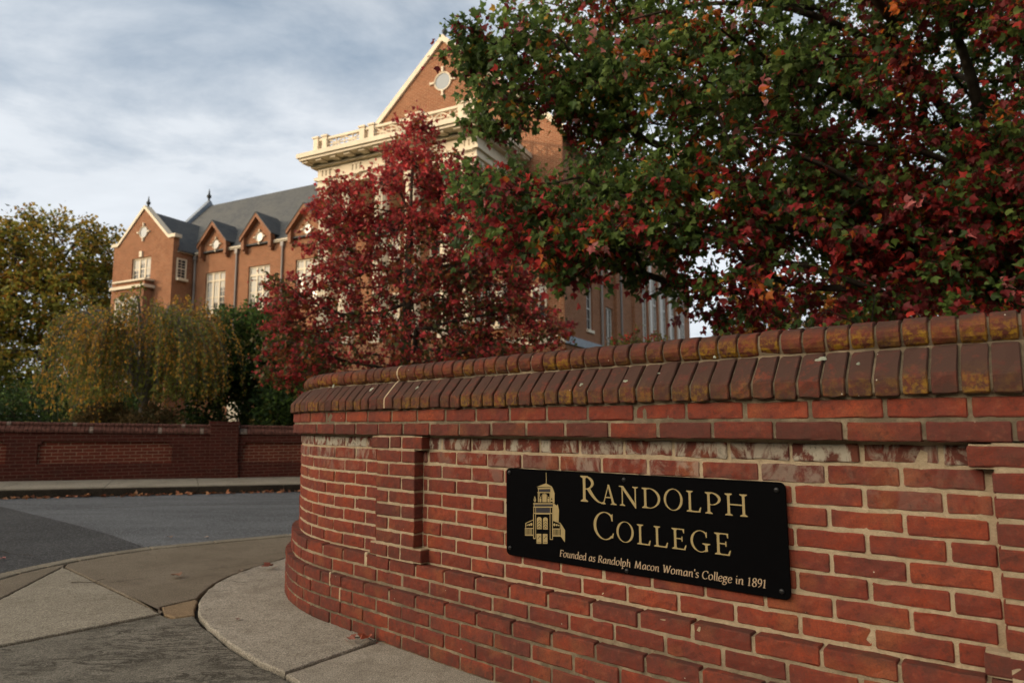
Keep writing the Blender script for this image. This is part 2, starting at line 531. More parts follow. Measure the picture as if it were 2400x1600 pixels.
M = dict(
    clay=clay_mat(), mortar=mortar_mat(), glass=glass_mat(), slate=slate_mat(), lawn=ground_mat(),
    slab_light=concrete_mat('concrete_light', (0.36, 0.32, 0.26), (0.52, 0.47, 0.39), 0.9, 0, (0.16, 0.135, 0.10), 0.65),
    slab_flare=concrete_mat('concrete_flare', (0.33, 0.29, 0.225), (0.44, 0.395, 0.315), 0.9, 0, (0.17, 0.14, 0.10), 0.55),
    slab_brown=concrete_mat('concrete_brown', (0.225, 0.185, 0.135), (0.30, 0.25, 0.19), 1.0, 0, (0.13, 0.10, 0.07), 0.5),
    slab_patch=concrete_mat('concrete_patch', (0.28, 0.195, 0.115), (0.33, 0.24, 0.15), 0.7),
    slab_worn=concrete_mat('concrete_worn', (0.21, 0.192, 0.158), (0.31, 0.285, 0.235), 0.9, 0.8, (0.07, 0.062, 0.05), 0.6),
    walk=concrete_mat('concrete_walk', (0.30, 0.27, 0.21), (0.40, 0.36, 0.29), 0.7),
    kerb=concrete_mat('concrete_kerb', (0.24, 0.205, 0.155), (0.34, 0.30, 0.23), 0.8),
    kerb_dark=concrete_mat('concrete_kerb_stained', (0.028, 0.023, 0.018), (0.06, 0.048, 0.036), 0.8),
    soil=plain('joint_soil', (0.030, 0.023, 0.016), 0.95, 0.5, 30, 0.1),
    asphalt=asphalt_mat('asphalt', (0.104, 0.108, 0.114), 0.9),
    asphalt_dark=asphalt_mat('asphalt_dark', (0.050, 0.050, 0.051), 1.3),
    far_brick=bond_mat('far_wall_brick', ((0.11, 0.028, 0.019), (0.155, 0.036, 0.022)), (0.27, 0.195, 0.135), 1.0, 0.6, 0.013, 0.4, 0.3),
    far_dark=bond_mat('far_wall_brick_sooty', ((0.058, 0.017, 0.013), (0.084, 0.022, 0.016)), (0.13, 0.078, 0.058), 1.0, 0.6, 0.012, 0.4, 0.5),
    bld=bond_mat('college_brick', ((0.195, 0.076, 0.040), (0.265, 0.106, 0.056)), (0.40, 0.285, 0.185), 1.7, 0.6, 0.016, 0.3, 0.3),
    cream=plain('cream_paint', (0.62, 0.54, 0.415), 0.6, 0.10, 1.2),
    white=plain('white_paint', (0.52, 0.50, 0.46), 0.5, 0.04, 2.0),
    stone=plain('pale_stone', (0.66, 0.58, 0.45), 0.8, 0.10, 3.0),
    rust_wood=plain('brown_bargeboard', (0.20, 0.085, 0.042), 0.7, 0.15, 3.0),
    lead=plain('lead_flashing', (0.19, 0.225, 0.27), 0.5, 0.12, 2.0, 0.4),
    pipe=plain('downpipe_paint', (0.22, 0.20, 0.19), 0.5, 0.08, 2.0),
    blackened=plain('black_iron', (0.03, 0.035, 0.04), 0.5, 0.1, 5),
    oculus=plain('oculus_sky_tint', (0.21, 0.235, 0.26), 0.25, 0.05, 1.0, 0.5),  # pale tone paints the sky's reflection into the glass colour
    blind=plain('roller_blind', (0.50, 0.485, 0.45), 0.8, 0.05, 1.0),
    bark=plain('bark', (0.060, 0.048, 0.038), 0.95, 0.45, 9.0, 0.1, 0.6),
    bark_grey=plain('bark_grey', (0.15, 0.135, 0.12), 0.95, 0.3, 9.0, 0.1, 0.4),
    sign_black=plain('black_enamel', (0.0025, 0.0025, 0.003), 0.45, 0.1, 40.0, 0.03),
    gold=plain('gold_lettering', (0.36, 0.272, 0.125), 0.55, 0.06, 60.0, 0.3),
    tan=plain('tan_lettering', (0.42, 0.305, 0.20), 0.55, 0.05, 60.0, 0.3),
    smoke=plain('charcoal_print', (0.028, 0.026, 0.032), 0.5, 0.05, 60.0, 0.3),
    screw=plain('black_screw', (0.014, 0.014, 0.015), 0.32, 0.1, 80.0, 0.4),
    lichen=plain('grey_green_lichen', (0.50, 0.53, 0.42), 0.95, 0.18, 90.0, 0.1, 0.8),
    leaf_near=leaf_mat('leaf_near', 0.42, 0.3),
    leaf_far=leaf_mat('leaf_far', 0.35, 0.15),
    litter=leaf_mat('leaf_litter', 0.1, 0.15),
    house=plain('grey_clapboard', (0.27, 0.275, 0.27), 0.8, 0.06, 2.0),
)

# ------------------------------------------------------------------ the near brick wall (curved in plan)
COURSE = 0.0677
Z0 = 1.083                                  # bed joint between the two projecting courses


def wall_path():
    s = np.linspace(-5.2, 6.2, 2281)
    kap = np.where(s > 0, 0.0495, np.where(s > -1.34, 0.0073, np.where(s > -4.3, 0.60, 0.0)))
    ds = s[1] - s[0]
    i0 = int(np.argmin(abs(s)))
    th = np.zeros_like(s); th[1:] = np.cumsum(.5 * (kap[1:] + kap[:-1]) * ds); th += R(-42.59) - th[i0]
    tx, ty = np.cos(th), np.sin(th)
    X = np.zeros_like(s); Y = np.zeros_like(s)
    X[1:] = np.cumsum(.5 * (tx[1:] + tx[:-1]) * ds); Y[1:] = np.cumsum(.5 * (ty[1:] + ty[:-1]) * ds)
    X -= X[i0]; Y -= Y[i0] - 3.008
    return s, X, Y, ty, -tx


PS, PX, PY, PNX, PNY = wall_path()


def wpos(s, off, z):
    s = np.asarray(s, float); off = np.asarray(off, float); z = np.asarray(z, float)
    x = np.interp(s, PS, PX) + np.interp(s, PS, PNX) * off
    y = np.interp(s, PS, PY) + np.interp(s, PS, PNY) * off
    return np.stack([x, y, np.broadcast_to(z, x.shape)], -1)


class Bricks:
    def __init__(s):
        s.V = []; s.col = []; s.sizes = []; s.idx = []; s.mi = []; s.n = 0

    def sweep(s, ss, profs, attrs, mat=0, caps=True, close=True):
        """ss: ring positions; profs: list of (off, z) arrays, one per ring; attrs: (ring, prof, 4)"""
        nr = len(ss); npf = len(profs[0])
        for k in range(nr):
            p = profs[k]
            s.V.append(wpos(np.full(npf, ss[k]), p[:, 0], p[:, 1])); s.col.append(attrs[k])
        b = s.n
        lim = npf if close else npf - 1
        for k in range(nr - 1):
            for i in range(lim):
                j = (i + 1) % npf
                s.idx += [b + k * npf + i, b + k * npf + j, b + (k + 1) * npf + j, b + (k + 1) * npf + i]
                s.sizes.append(4); s.mi.append(mat)
        if caps:
            s.idx += [b + i for i in range(npf)][::-1]; s.sizes.append(npf); s.mi.append(mat)
            s.idx += [b + (nr - 1) * npf + i for i in range(npf)]; s.sizes.append(npf); s.mi.append(mat)
        s.n += nr * npf

    def brick(s, s0, s1, prof, dirt=None, lich=None, bloom=0.0, tone=None, jit=0.0012, mat=0):
        prof = np.array(prof, float)
        npf = len(prof)
        L = s1 - s0
        nseg = max(3, int(L / 0.028))
        inner = np.linspace(s0 + 0.0035, s1 - 0.0035, nseg)
        ss = np.concatenate([[s0], inner, [s1]])
        cen = prof.mean(0)
        d = prof - cen
        ln = np.maximum(np.linalg.norm(d, axis=1, keepdims=True), 1e-6)
        inset = prof - d / ln * 0.0048
        doff = rng.normal(0, 0.0014); dz = rng.normal(0, 0.0011); tilt = rng.normal(0, 0.0012)
        profs = []
        for k in range(len(ss)):
            base = inset if k in (0, len(ss) - 1) else prof
            q = base + rng.normal(0, jit * 0.8, base.shape)
            f = (ss[k] - s0) / L - 0.5
            q[:, 0] += doff + tilt * f * 2
            q[:, 1] += dz
            profs.append(q)
        t = rng.random() if tone is None else tone
        a = np.zeros((len(ss), npf, 4))
        a[..., 0] = t
        a[..., 1] = 0 if dirt is None else np.asarray(dirt)[None, :]
        a[..., 2] = 0 if lich is None else np.asarray(lich)[None, :]
        a[..., 3] = bloom
        a[..., 1] = np.clip(a[..., 1], 0, 2)
        s.sweep(ss, profs, a, mat)

    def build(s, name, mats, parent):
        V = np.concatenate(s.V); col = np.concatenate([c.reshape(-1, 4) for c in s.col])
        return fast_mesh(name, V, s.sizes, s.idx, mats, parent, {'tone': col}, s.mi)


def flat_prof(front, zlo, zhi, depth=0.06, r=0.0055):
    h = zhi - zlo
    return [(front - depth, zlo), (front - r, zlo), (front - r * .3, zlo + r * .3), (front, zlo + r), (front + .0006, zlo + h * .5), (front, zhi - r),
            (front - r * .3, zhi - r * .3), (front - r, zhi), (front - depth, zhi)]


J = 0.0056                                   # half a mortar joint


def kz(k):
    return Z0 - k * COURSE


near_wall = tag(empty('brick_wall', (0, 0, 0)), 'curved red brick wall with rounded coping carrying the black nameplate', 'wall')
panel = Bricks(); frieze = Bricks(); plinth = Bricks(); coping = Bricks()
SHAFT = 0.313
pil_starts = [-0.922 - 2.652, -0.922, 1.73, 1.73 + 2.652]
S_LO, S_HI = -5.0, 6.0


def in_shaft(a, b):
    return [(p, p + SHAFT) for p in pil_starts if a < p + SHAFT and b > p]


def course(buf, front, k, phase, spans, depth=0.06, length=0.208, dirt=None, bloom=0.0, tone_shift=0.0, lich=None, tone_lo=0.0, tone_hi=1.0):
    zt, zb = kz(k) - J, kz(k + 1) + J
    for a, b in spans:
        x = a - ((a - phase) % length)
        while x < b - 0.004:
            lo, hi = max(x, a), min(x + length, b)
            if hi - lo > 0.035:
                bl = bloom * (rng.random() if k > 1 else rng.uniform(.35, 1.0)) if bloom else 0.0
                tn = tone_lo + (tone_hi - tone_lo) * rng.random()
                jl = J + rng.normal(0, 0.0009)
                buf.brick(lo + jl, hi - J, flat_prof(front, zb, zt, depth), dirt=dirt, bloom=bl, tone=tn, lich=lich)
            x += length


# panels between the pilasters, courses 1..10
pan_spans = []
edge = S_LO
for p in pil_starts:
    if p > edge: pan_spans.append((edge, p))
    edge = p + SHAFT
pan_spans.append((edge, S_HI))
for k in range(1, 10):
    bl = {1: 1.6, 2: 0.5, 3: 0.2}.get(k, 0.0)
    dirt = [0.6 if k == 1 else 0.28] * 9
    course(panel, 0.0, k, 0.052 + (0.104 if k % 2 else 0.0), pan_spans, bloom=bl, dirt=dirt, tone_lo=0.30 if k > 2 else 0.12, tone_hi=0.95 if k > 2 else 0.65)
# the two projecting courses over the panels
for k, sh in ((-1, 0.03), (0, 0.125)):
    course(frieze, 0.054, k, sh, [(S_LO, S_HI)], depth=0.075, dirt=[.4, .4, .35, .3, .25, .45, .7, .8, .8] if k == -1 else [.7, .7, .7, .65, .5, .45, .5, .5, .5],
           tone_lo=0.35 if k == -1 else 0.05, tone_hi=1.0 if k == -1 else 0.65)
# plinth: two steps
for k in range(10, 12):
    course(plinth, 0.046, k, 0.02 + (0.104 if k % 2 else 0.0), [(S_LO, S_HI)], depth=0.075,
           dirt=[.3, .3, .3, .3, .35, .6, .75, .8, .8] if k == 10 else [.35] * 9, tone_lo=0.2, tone_hi=0.85)
for k in range(12, 17):
    course(plinth, 0.077, k, 0.06 + (0.104 if k % 2 else 0.0), [(S_LO, S_HI)], depth=0.075,
           dirt=[.4, .4, .4, .4, .45, .65, .8, .85, .85] if k == 12 else ([.5] * 9 if k < 15 else [.9, .9, .85, .8, .7, .6, .5, .4, .4]), tone_lo=0.2, tone_hi=0.9)
# coping: sloped headers below, bullnose headers above
CP = 0.0718
slope_prof = np.array([(-.11, .069), (.070, .069), (.074, .073), (.0755, .097), (.075, .119), (.071, .128), (.036, .168), (0.0, .206), (-.03, .214), (-.11, .214)]) + [0, Z0]
slope_dirt = [1.2, 1.1, 1.0, .9, .9, 1.1, 1.5, 1.6, 1.6, 1.6]
slope_lich = [0, .35, .5, .5, .35, .1, 0, 0, 0, 0]
ang = np.radians(np.linspace(-70, 90, 9))
roll_prof = np.array([(-.14, .217)] + [(-.052 + .047 * math.cos(a), .258 + .046 * math.sin(a)) for a in ang] + [(-.125, .304), (-.16, .285), (-.16, .235)]) + [0, Z0]
roll_dirt = [1.2, 1.3, 1.0, .8, .7, .75, .95, 1.3, 1.6, 1.6, 1.5, 1.2, 1]
roll_lich_all = [0, .7, .95, 1, .8, .45, .15, .05, 0, 0, 0, 0, 0]
x = S_LO
while x < S_HI:
    coping.brick(x + .0042 + rng.normal(0, .0008), x + CP - .0042, slope_prof, slope_dirt, np.array(slope_lich) * (rng.random() ** 1.5) * 1.3, tone=rng.uniform(.0, .45), jit=.0014)
    coping.brick(x + .0035 + rng.normal(0, .0008), x + CP - .0035, roll_prof, np.array(roll_dirt) * rng.uniform(.65, 1.1), np.array(roll_lich_all) * (0.15 + 0.95 * rng.random() ** 1.6), tone=rng.uniform(.05, .6), jit=.0011)
    x += CP
# pale lichen crusts lying on the coping


def lichen(sc, t, r, seed):
    """t: position along the outer coping profile, 0 at the arris of the sloped header, 1 at the top of the bullnose"""
    g = np.random.default_rng(seed)
    prof = np.concatenate([slope_prof[4:8], roll_prof[3:11]])
    dl = np.concatenate([[0], np.cumsum(np.linalg.norm(np.diff(prof, axis=0), axis=1))])
    c = t * dl[-1]
    n = 18
    ph = g.random(3) * 6.28
    ringpts = []
    for q in (1.0, 0.6):
        for i in range(n):
            a = 2 * math.pi * i / n
            rr = r * q * (1 + .25 * math.sin(2 * a + ph[0]) + .18 * math.sin(3 * a + ph[1]) + .12 * math.sin(5 * a + ph[2]))
            d = c + rr * math.sin(a) * .8
            o = np.interp(d, dl, prof[:, 0]); z = np.interp(d, dl, prof[:, 1])
            lift = 0.0012 if q == 1.0 else 0.0028
            ringpts.append(wpos(sc + rr * math.cos(a), o + lift, z + lift))
    o = np.interp(c, dl, prof[:, 0]); z = np.interp(c, dl, prof[:, 1])
    ringpts.append(wpos(sc, o + .003, z + .003))
    b = coping.n
    coping.V.append(np.array(ringpts)); coping.col.append(np.zeros((len(ringpts), 4)))
    for i in range(n):
        j = (i + 1) % n
        coping.idx += [b + i, b + j, b + n + j, b + n + i]; coping.sizes.append(4); coping.mi.append(2)
        coping.idx += [b + n + i, b + n + j, b + 2 * n]; coping.sizes.append(3); coping.mi.append(2)
    coping.n += len(ringpts)


for i, (sc, t, r) in enumerate(((1.235, .80, .017), (1.275, .86, .023), (1.30, .92, .013), (1.36, .97, .028), (1.15, .82, .010), (1.47, .93, .015), (1.31, .30, .014), (.62, .12, .008),
                                (-1.02, .25, .014), (-.62, .22, .010), (-1.45, .40, .012), (.95, .42, .006), (.42, .1, .008), (1.62, .93, .012), (-.2, .95, .016), (.12, .96, .012), (1.42, .2, .006), (.75, .22, .005))):
    lichen(sc, t, r, i + 5)

# mortar body filling the whole section, set back behind the brick faces
core = Bricks()
kc = lambda k, e=0.0: kz(k) + e
core_prof = np.array([(-.24, -.15), (.071, -.15), (.072, kc(12) - .016), (.041, kc(12) - .014), (.041, kc(10) - .016), (-.0045, kc(10) - .014), (-.0045, kc(1) + .006),
                      (.0490, kc(1) + .010), (.0490, kc(-1) + .002), (.062, Z0 + .079), (.065, Z0 + .117), (.026, Z0 + .160), (-.010, Z0 + .196), (-.030, Z0 + .218),
                      (-.020, Z0 + .237), (-.016, Z0 + .258), (-.028, Z0 + .285), (-.056, Z0 + .295), (-.13, Z0 + .296), (-.215, Z0 + .20), (-.28, Z0 + .11), (-.28, Z0 + .07), (-.24, Z0)])
core_dirt = np.array([1, 1, .9, .8, .45, .22, .2, .9, .9, 1, .9, .9, .9, .9, .85, .8, .75, .8, .8, .8, .8, .8, .8])
ss = np.linspace(S_LO, S_HI, 420)
ca = np.zeros((len(ss), len(core_prof), 4)); ca[..., 1] = core_dirt[None, :]
core.sweep(ss, [core_prof + rng.normal(0, .0009, core_prof.shape) for _ in ss], ca, 0)
core.build('mortar', [M['mortar']], near_wall)
# repairs in fresh pale mortar: one coping joint, one plinth joint
fresh = np.concatenate([slope_prof[2:8], roll_prof[2:11]]) + [0.0012, 0.0012]
fresh = np.concatenate([[fresh[0] - [.03, 0]], fresh, [fresh[-1] - [0, .03]]])
zero = np.zeros((3, len(fresh), 4))
js = S_LO + CP * round((-.805 - S_LO) / CP)
coping.sweep([js - .0052, js, js + .0052], [fresh, fresh + [.0006, .0006], fresh], zero, 1)
for s_, k_, w_, f_ in ((-1.012, 10, .011, .048), (-1.30, 12, .006, .079), (-1.20, 13, .006, .079)):
    q = np.array(flat_prof(f_, kz(k_ + 1) - .004, kz(k_) + .001, .05, .006))
    plinth.sweep([s_ - w_, s_, s_ + w_], [q - [.002, 0], q, q - [.002, 0]], np.zeros((3, len(q), 4)), 1)
mats = [M['clay'], M['mortar'], M['lichen']]
panel.build('panel', mats, near_wall)
frieze.build('frieze', mats, near_wall)
plinth.build('plinth', mats, near_wall)
coping.build('coping', mats, near_wall)
for p in pil_starts:
    pl = Bricks()
    F = 0.054
    # shaft mortar, then bricks
    mp = np.array([(-.02, kz(10) - .003), (F - .0045, kz(10) - .003), (F - .0045, kz(1) + .003), (-.02, kz(1) + .003)])
    sm = np.linspace(p + .006, p + SHAFT - .006, 9)
    a = np.zeros((9, 4, 4)); a[..., 1] = .25
    pl.sweep(sm, [mp] * 9, a, 1)
    for k in range(1, 10):
        zt, zb = kz(k) - J, kz(k + 1) + J
        wide = k in (1, 9)
        lo, hi = (p - .052, p + SHAFT + .052) if wide else (p, p + SHAFT)
        if wide: cuts = [lo, lo + .158, lo + .158 + .10, hi]
        elif k % 2: cuts = [lo, lo + .104, hi]
        else: cuts = [lo, hi - .104, hi]
        if wide:
            a2 = np.zeros((5, 4, 4)); a2[..., 1] = .3
            q = np.array([(-.02, zb - J + .001), (F - .007, zb - J + .001), (F - .007, zt + J - .001), (-.02, zt + J - .001)])
            pl.sweep(np.linspace(lo + .004, hi - .004, 5), [q] * 5, a2, 1)
        for c0, c1 in zip(cuts[:-1], cuts[1:]):
            e0 = 0.0 if c0 == lo else J
            e1 = 0.0 if c1 == hi else J
            pl.brick(c0 + e0, c1 - e1, flat_prof(F, zb, zt, .085), dirt=[.65 if k == 9 else .5] * 9, tone=rng.uniform(.1, .8))
    pl.build('pilaster', mats, near_wall)

# ------------------------------------------------------------------ the nameplate
EMB_GOLD = [[[221.1,356.5],[224.1,356.6],[223.8,312.2],[220.8,312.0]],[[170.6,295.2],[220.5,313.1],[253.0,301.3],[251.6,299.2]],[[176.2,291.8],[243.5,296.7],[244.0,291.0],[177.6,286.6]],[[179.0,286.6],[182.6,286.8],[182.5,276.2],[178.9,276.0]],[[175.3,274.7],[243.9,278.5],[243.9,274.7],[175.3,270.9]],[[244.1,298.0],[253.0,300.5],[266.2,274.5],[264.8,264.0],[264.5,234.8],[255.2,236.3],[255.2,242.5],[243.7,241.8]],[[177.5,271.0],[182.5,271.3],[182.3,233.7],[177.3,233.4]],[[185.3,271.4],[188.1,271.6],[188.0,256.3],[185.2,256.2]],[[240.1,274.5],[243.4,274.7],[243.1,235.5],[239.8,235.3]],[[200.8,234.9],[201.0,258.1],[201.2,261.0],[203.0,264.3],[206.2,266.9],[210.3,268.4],[214.8,268.7],[218.9,267.6],[222.1,265.4],[223.8,262.3],[224.3,259.5],[224.1,236.4]],[[196.8,257.5],[198.1,262.6],[200.1,262.3],[199.0,258.0]],[[198.1,262.6],[201.5,267.0],[203.0,266.0],[200.1,262.3]],[[201.5,267.0],[206.6,270.1],[207.4,268.7],[203.0,266.0]],[[206.6,270.1],[212.6,271.5],[212.6,269.8],[207.4,268.7]],[[212.6,271.5],[218.6,270.8],[217.7,269.2],[212.6,269.8]],[[218.6,270.8],[223.6,268.3],[222.0,267.1],[217.7,269.2]],[[223.6,268.3],[226.9,264.2],[224.9,263.7],[222.0,267.1]],[[226.9,264.2],[228.1,259.3],[225.9,259.6],[224.9,263.7]],[[187.1,256.3],[196.8,256.8],[196.8,253.7],[187.1,253.1]],[[185.7,250.2],[196.0,250.9],[195.9,234.6],[185.6,233.9]],[[228.3,258.7],[237.8,259.2],[237.8,256.1],[228.3,255.5]],[[227.8,252.8],[238.3,253.4],[238.2,237.3],[227.6,236.6]],[[160.9,257.9],[167.6,241.3],[166.2,238.0],[154.9,237.3],[154.1,240.4]],[[156.6,236.7],[165.0,237.3],[165.0,233.0],[156.6,232.5]],[[243.7,246.0],[256.6,246.8],[256.6,240.9],[243.7,240.1]],[[152.1,227.5],[255.2,235.0],[255.1,230.4],[152.1,222.8]],[[152.0,213.6],[255.1,221.5],[255.0,216.7],[152.0,208.7]],[[154.9,223.0],[158.2,223.6],[158.2,214.5],[154.8,213.8]],[[151.9,188.0],[254.9,195.6],[254.8,191.9],[151.9,184.2]],[[152.8,208.3],[156.8,208.6],[156.7,188.4],[152.7,188.1]],[[163.2,209.1],[166.0,209.2],[165.9,189.1],[163.1,188.9]],[[241.0,214.4],[243.7,214.6],[243.6,194.8],[240.9,194.6]],[[252.3,215.2],[255.0,215.4],[254.9,195.6],[252.2,195.4]],[[151.3,184.1],[155.2,184.4],[154.8,82.2],[150.8,81.8]],[[162.5,185.0],[165.3,185.2],[164.8,86.3],[162.0,86.0]],[[150.8,84.9],[163.2,86.1],[163.1,82.3],[150.8,81.1]],[[239.2,190.7],[242.2,190.5],[241.4,87.2],[238.5,87.3]],[[251.4,191.6],[254.8,191.5],[254.0,89.4],[250.6,89.5]],[[238.5,89.8],[254.1,91.3],[254.0,88.4],[238.5,86.9]],[[165.9,185.2],[240.0,190.8],[240.0,188.3],[165.9,182.7]],[[256.0,236.3],[276.5,226.2],[281.0,232.7],[286.9,209.4],[284.6,161.7],[256.0,165.6]],[[170.3,122.7],[170.5,164.0],[171.1,166.4],[173.8,169.6],[178.2,171.9],[183.5,173.0],[188.8,172.7],[193.1,171.1],[195.7,168.3],[196.3,166.0],[196.0,125.0]],[[203.4,124.8],[203.7,165.8],[204.3,168.2],[206.8,171.3],[211.0,173.6],[216.1,174.7],[221.1,174.4],[225.2,172.8],[227.7,170.0],[228.3,167.7],[228.0,127.0]],[[168.3,103.5],[193.7,105.9],[193.5,66.5],[168.1,63.9]],[[201.4,106.2],[225.9,108.5],[225.7,69.4],[201.2,66.9]],[[107.7,141.8],[149.5,159.5],[149.5,156.5],[112.0,140.6],[111.9,123.9],[107.6,123.5]],[[105.6,121.6],[149.4,125.5],[149.3,122.3],[105.6,118.4]],[[105.5,94.4],[149.2,98.6],[149.2,93.7],[105.5,89.5]],[[105.6,118.4],[109.1,118.7],[109.0,94.8],[105.5,94.4]],[[112.8,118.6],[116.2,118.9],[116.1,95.4],[112.7,95.1]],[[119.9,119.3],[123.3,119.6],[123.2,96.1],[119.8,95.8]],[[127.0,119.9],[130.4,120.2],[130.3,96.8],[126.9,96.4]],[[133.8,120.5],[137.2,120.8],[137.1,97.4],[133.7,97.1]],[[140.9,121.1],[144.3,121.4],[144.2,98.1],[140.8,97.8]],[[121.7,134.4],[121.0,132.4],[119.3,131.0],[117.2,130.8],[115.5,131.9],[114.8,133.8],[115.5,135.8],[117.2,137.2],[119.3,137.4],[121.0,136.3]],[[133.9,136.9],[133.0,134.1],[130.5,132.2],[127.6,131.9],[125.2,133.4],[124.2,136.1],[125.2,139.0],[127.6,140.9],[130.6,141.1],[133.0,139.6]],[[146.9,140.2],[145.6,136.3],[142.4,133.7],[138.4,133.4],[135.1,135.4],[133.9,139.1],[135.2,142.9],[138.4,145.5],[142.4,145.8],[145.7,143.8]],[[256.0,166.6],[294.3,158.8],[294.3,156.0],[256.0,163.5]],[[250.4,133.0],[292.8,136.7],[292.8,133.7],[250.3,129.9]],[[252.8,106.3],[293.9,110.2],[293.9,105.5],[252.8,101.5]],[[290.9,155.7],[293.8,155.9],[293.6,136.8],[290.7,136.6]],[[254.4,130.2],[257.6,130.5],[257.4,106.7],[254.2,106.4]],[[261.0,130.8],[264.2,131.1],[264.0,107.3],[260.8,107.0]],[[268.0,131.4],[271.2,131.7],[271.0,108.0],[267.8,107.7]],[[274.9,132.1],[278.0,132.3],[277.8,108.7],[274.7,108.4]],[[281.7,132.7],[284.9,133.0],[284.7,109.3],[281.5,109.0]],[[288.3,133.3],[291.5,133.5],[291.3,109.9],[288.1,109.6]],[[268.4,149.4],[267.2,145.9],[264.3,143.5],[260.7,143.2],[257.7,145.1],[256.6,148.4],[257.8,152.0],[260.7,154.4],[264.4,154.7],[267.3,152.8]],[[279.0,149.3],[278.1,146.6],[275.8,144.7],[273.0,144.5],[270.8,145.9],[270.0,148.5],[270.8,151.3],[273.1,153.2],[275.9,153.4],[278.1,151.9]],[[287.7,148.6],[287.1,146.7],[285.5,145.4],[283.5,145.2],[281.9,146.2],[281.3,148.1],[282.0,150.0],[283.6,151.3],[285.5,151.5],[287.1,150.5]],[[295.1,157.5],[316.3,132.7],[314.5,84.6],[294.7,105.1]]]
EMB_DARK = [[[183.0,159.7],[184.9,158.8],[174.6,149.5],[173.0,150.4]],[[183.0,159.7],[184.9,160.9],[194.0,152.6],[192.3,151.6]],[[182.9,149.1],[184.9,148.2],[174.6,138.9],[172.9,139.8]],[[182.9,149.1],[184.9,150.3],[193.9,142.1],[192.3,141.1]],[[182.9,138.6],[184.8,137.7],[174.5,128.4],[172.8,129.3]],[[182.9,138.6],[184.8,139.8],[193.9,131.5],[192.2,130.6]],[[175.1,129.5],[191.1,130.9],[191.1,129.4],[175.1,128.0]],[[216.0,161.5],[217.9,160.6],[207.7,151.4],[206.1,152.3]],[[216.0,161.5],[217.9,162.7],[226.8,154.5],[225.2,153.5]],[[215.9,151.0],[217.8,150.2],[207.6,140.9],[206.0,141.8]],[[215.9,151.0],[217.8,152.3],[226.7,144.0],[225.1,143.0]],[[215.8,140.6],[217.7,139.7],[207.6,130.4],[205.9,131.3]],[[215.8,140.6],[217.8,141.8],[226.7,133.6],[225.0,132.6]],[[208.1,131.5],[223.9,132.9],[223.9,131.5],[208.1,130.1]],[[173.7,84.0],[186.2,96.8],[187.9,95.7],[175.1,82.7]],[[184.8,96.7],[186.2,97.6],[191.2,92.7],[189.5,91.7]],[[172.8,70.3],[190.2,72.0],[190.2,70.6],[172.8,68.8]],[[206.8,87.3],[219.1,99.9],[220.7,98.9],[208.1,85.9]],[[217.7,99.8],[219.1,100.8],[224.0,95.8],[222.3,94.8]],[[205.9,73.6],[223.0,75.4],[223.0,73.9],[205.8,72.1]],[[160.9,251.5],[163.4,241.0],[158.6,240.7]],[[250.5,257.9],[254.5,247.7],[246.9,246.2]]]
EMB_SMOKE = [[[182.6,286.4],[243.5,289.5],[243.4,279.9],[182.5,276.6]],[[158.2,222.3],[253.8,229.3],[253.7,222.2],[158.2,215.1]],[[166.6,208.9],[240.8,214.0],[240.6,194.8],[166.5,189.3]]]
PW, PH = 1.200, 0.367
pA = wpos(-0.02, 0.014, 0.0); pB = wpos(1.18, 0.014, 0.0)
pdir = Vector(pB - pA); pdir.z = 0; pdir.normalize()
pn = Vector((pdir.y, -pdir.x, 0))
plate = tag(empty('nameplate', (float(pA[0]), float(pA[1]), 0.5155)), 'black metal nameplate with gold lettering and a gold tower emblem screwed to brick wall', 'sign')
plate.matrix_world = Matrix(((pdir.x, 0, pn.x, pA[0]), (pdir.y, 0, pn.y, pA[1]), (0, 1, 0, 0.5165), (0, 0, 0, 1)))
# local frame: x along the plate, y up, z out of the wall


def rounded(w, h, r, n=7):
    pts = []
    for cx, cy, a0 in ((w - r, h - r, 0), (r, h - r, 90), (r, r, 180), (w - r, r, 270)):
        for i in range(n):
            a = R(a0 + 90 * i / (n - 1)); pts.append((cx + r * math.cos(a), cy + r * math.sin(a)))
    return pts


mb = MB()
o1 = rounded(PW, PH, .020); o2 = [(.0012 + x * (PW - .0024) / PW, .0012 + y * (PH - .0024) / PH) for x, y in o1]
n = len(o1); i = 0
mb.v += [(x, y, 0) for x, y in o1] + [(x, y, .0050) for x, y in o1] + [(x, y, .0062) for x, y in o2]
for q in range(2):
    for k in range(n):
        j = (k + 1) % n
        mb.f.append((q * n + k, q * n + j, (q + 1) * n + j, (q + 1) * n + k)); mb.m.append(0)
mb.f.append(tuple(range(2 * n, 3 * n))); mb.m.append(0)
mb.f.append(tuple(reversed(range(n)))); mb.m.append(0)
mb.build('plate', [M['sign_black']], plate)
FACE = 0.0062
for sx, sy in ((.020, .349), (.598, .346), (1.172, .342), (.021, .030), (.601, .012), (1.173, .025)):
    mb = MB()
    mb.lathe([(.0085, 0), (.0085, .0012), (.0074, .0034), (.0045, .0050), (.0015, .0056)], 14, (sx, sy, FACE + .0003))
    mb.build('screw', [M['screw']], plate, smooth=True)


class Ink:
    """thin printed shapes lying on the plate, each a hair above the one before"""

    def __init__(s, z): s.mb = MB(); s.z = z; s.k = 0

    def poly(s, pts, lift=0.0, m=0):
        s.k += 1
        z = s.z + lift + (s.k % 24) * 0.000012
        s.mb.poly([(x, y, z) for x, y in pts], m)


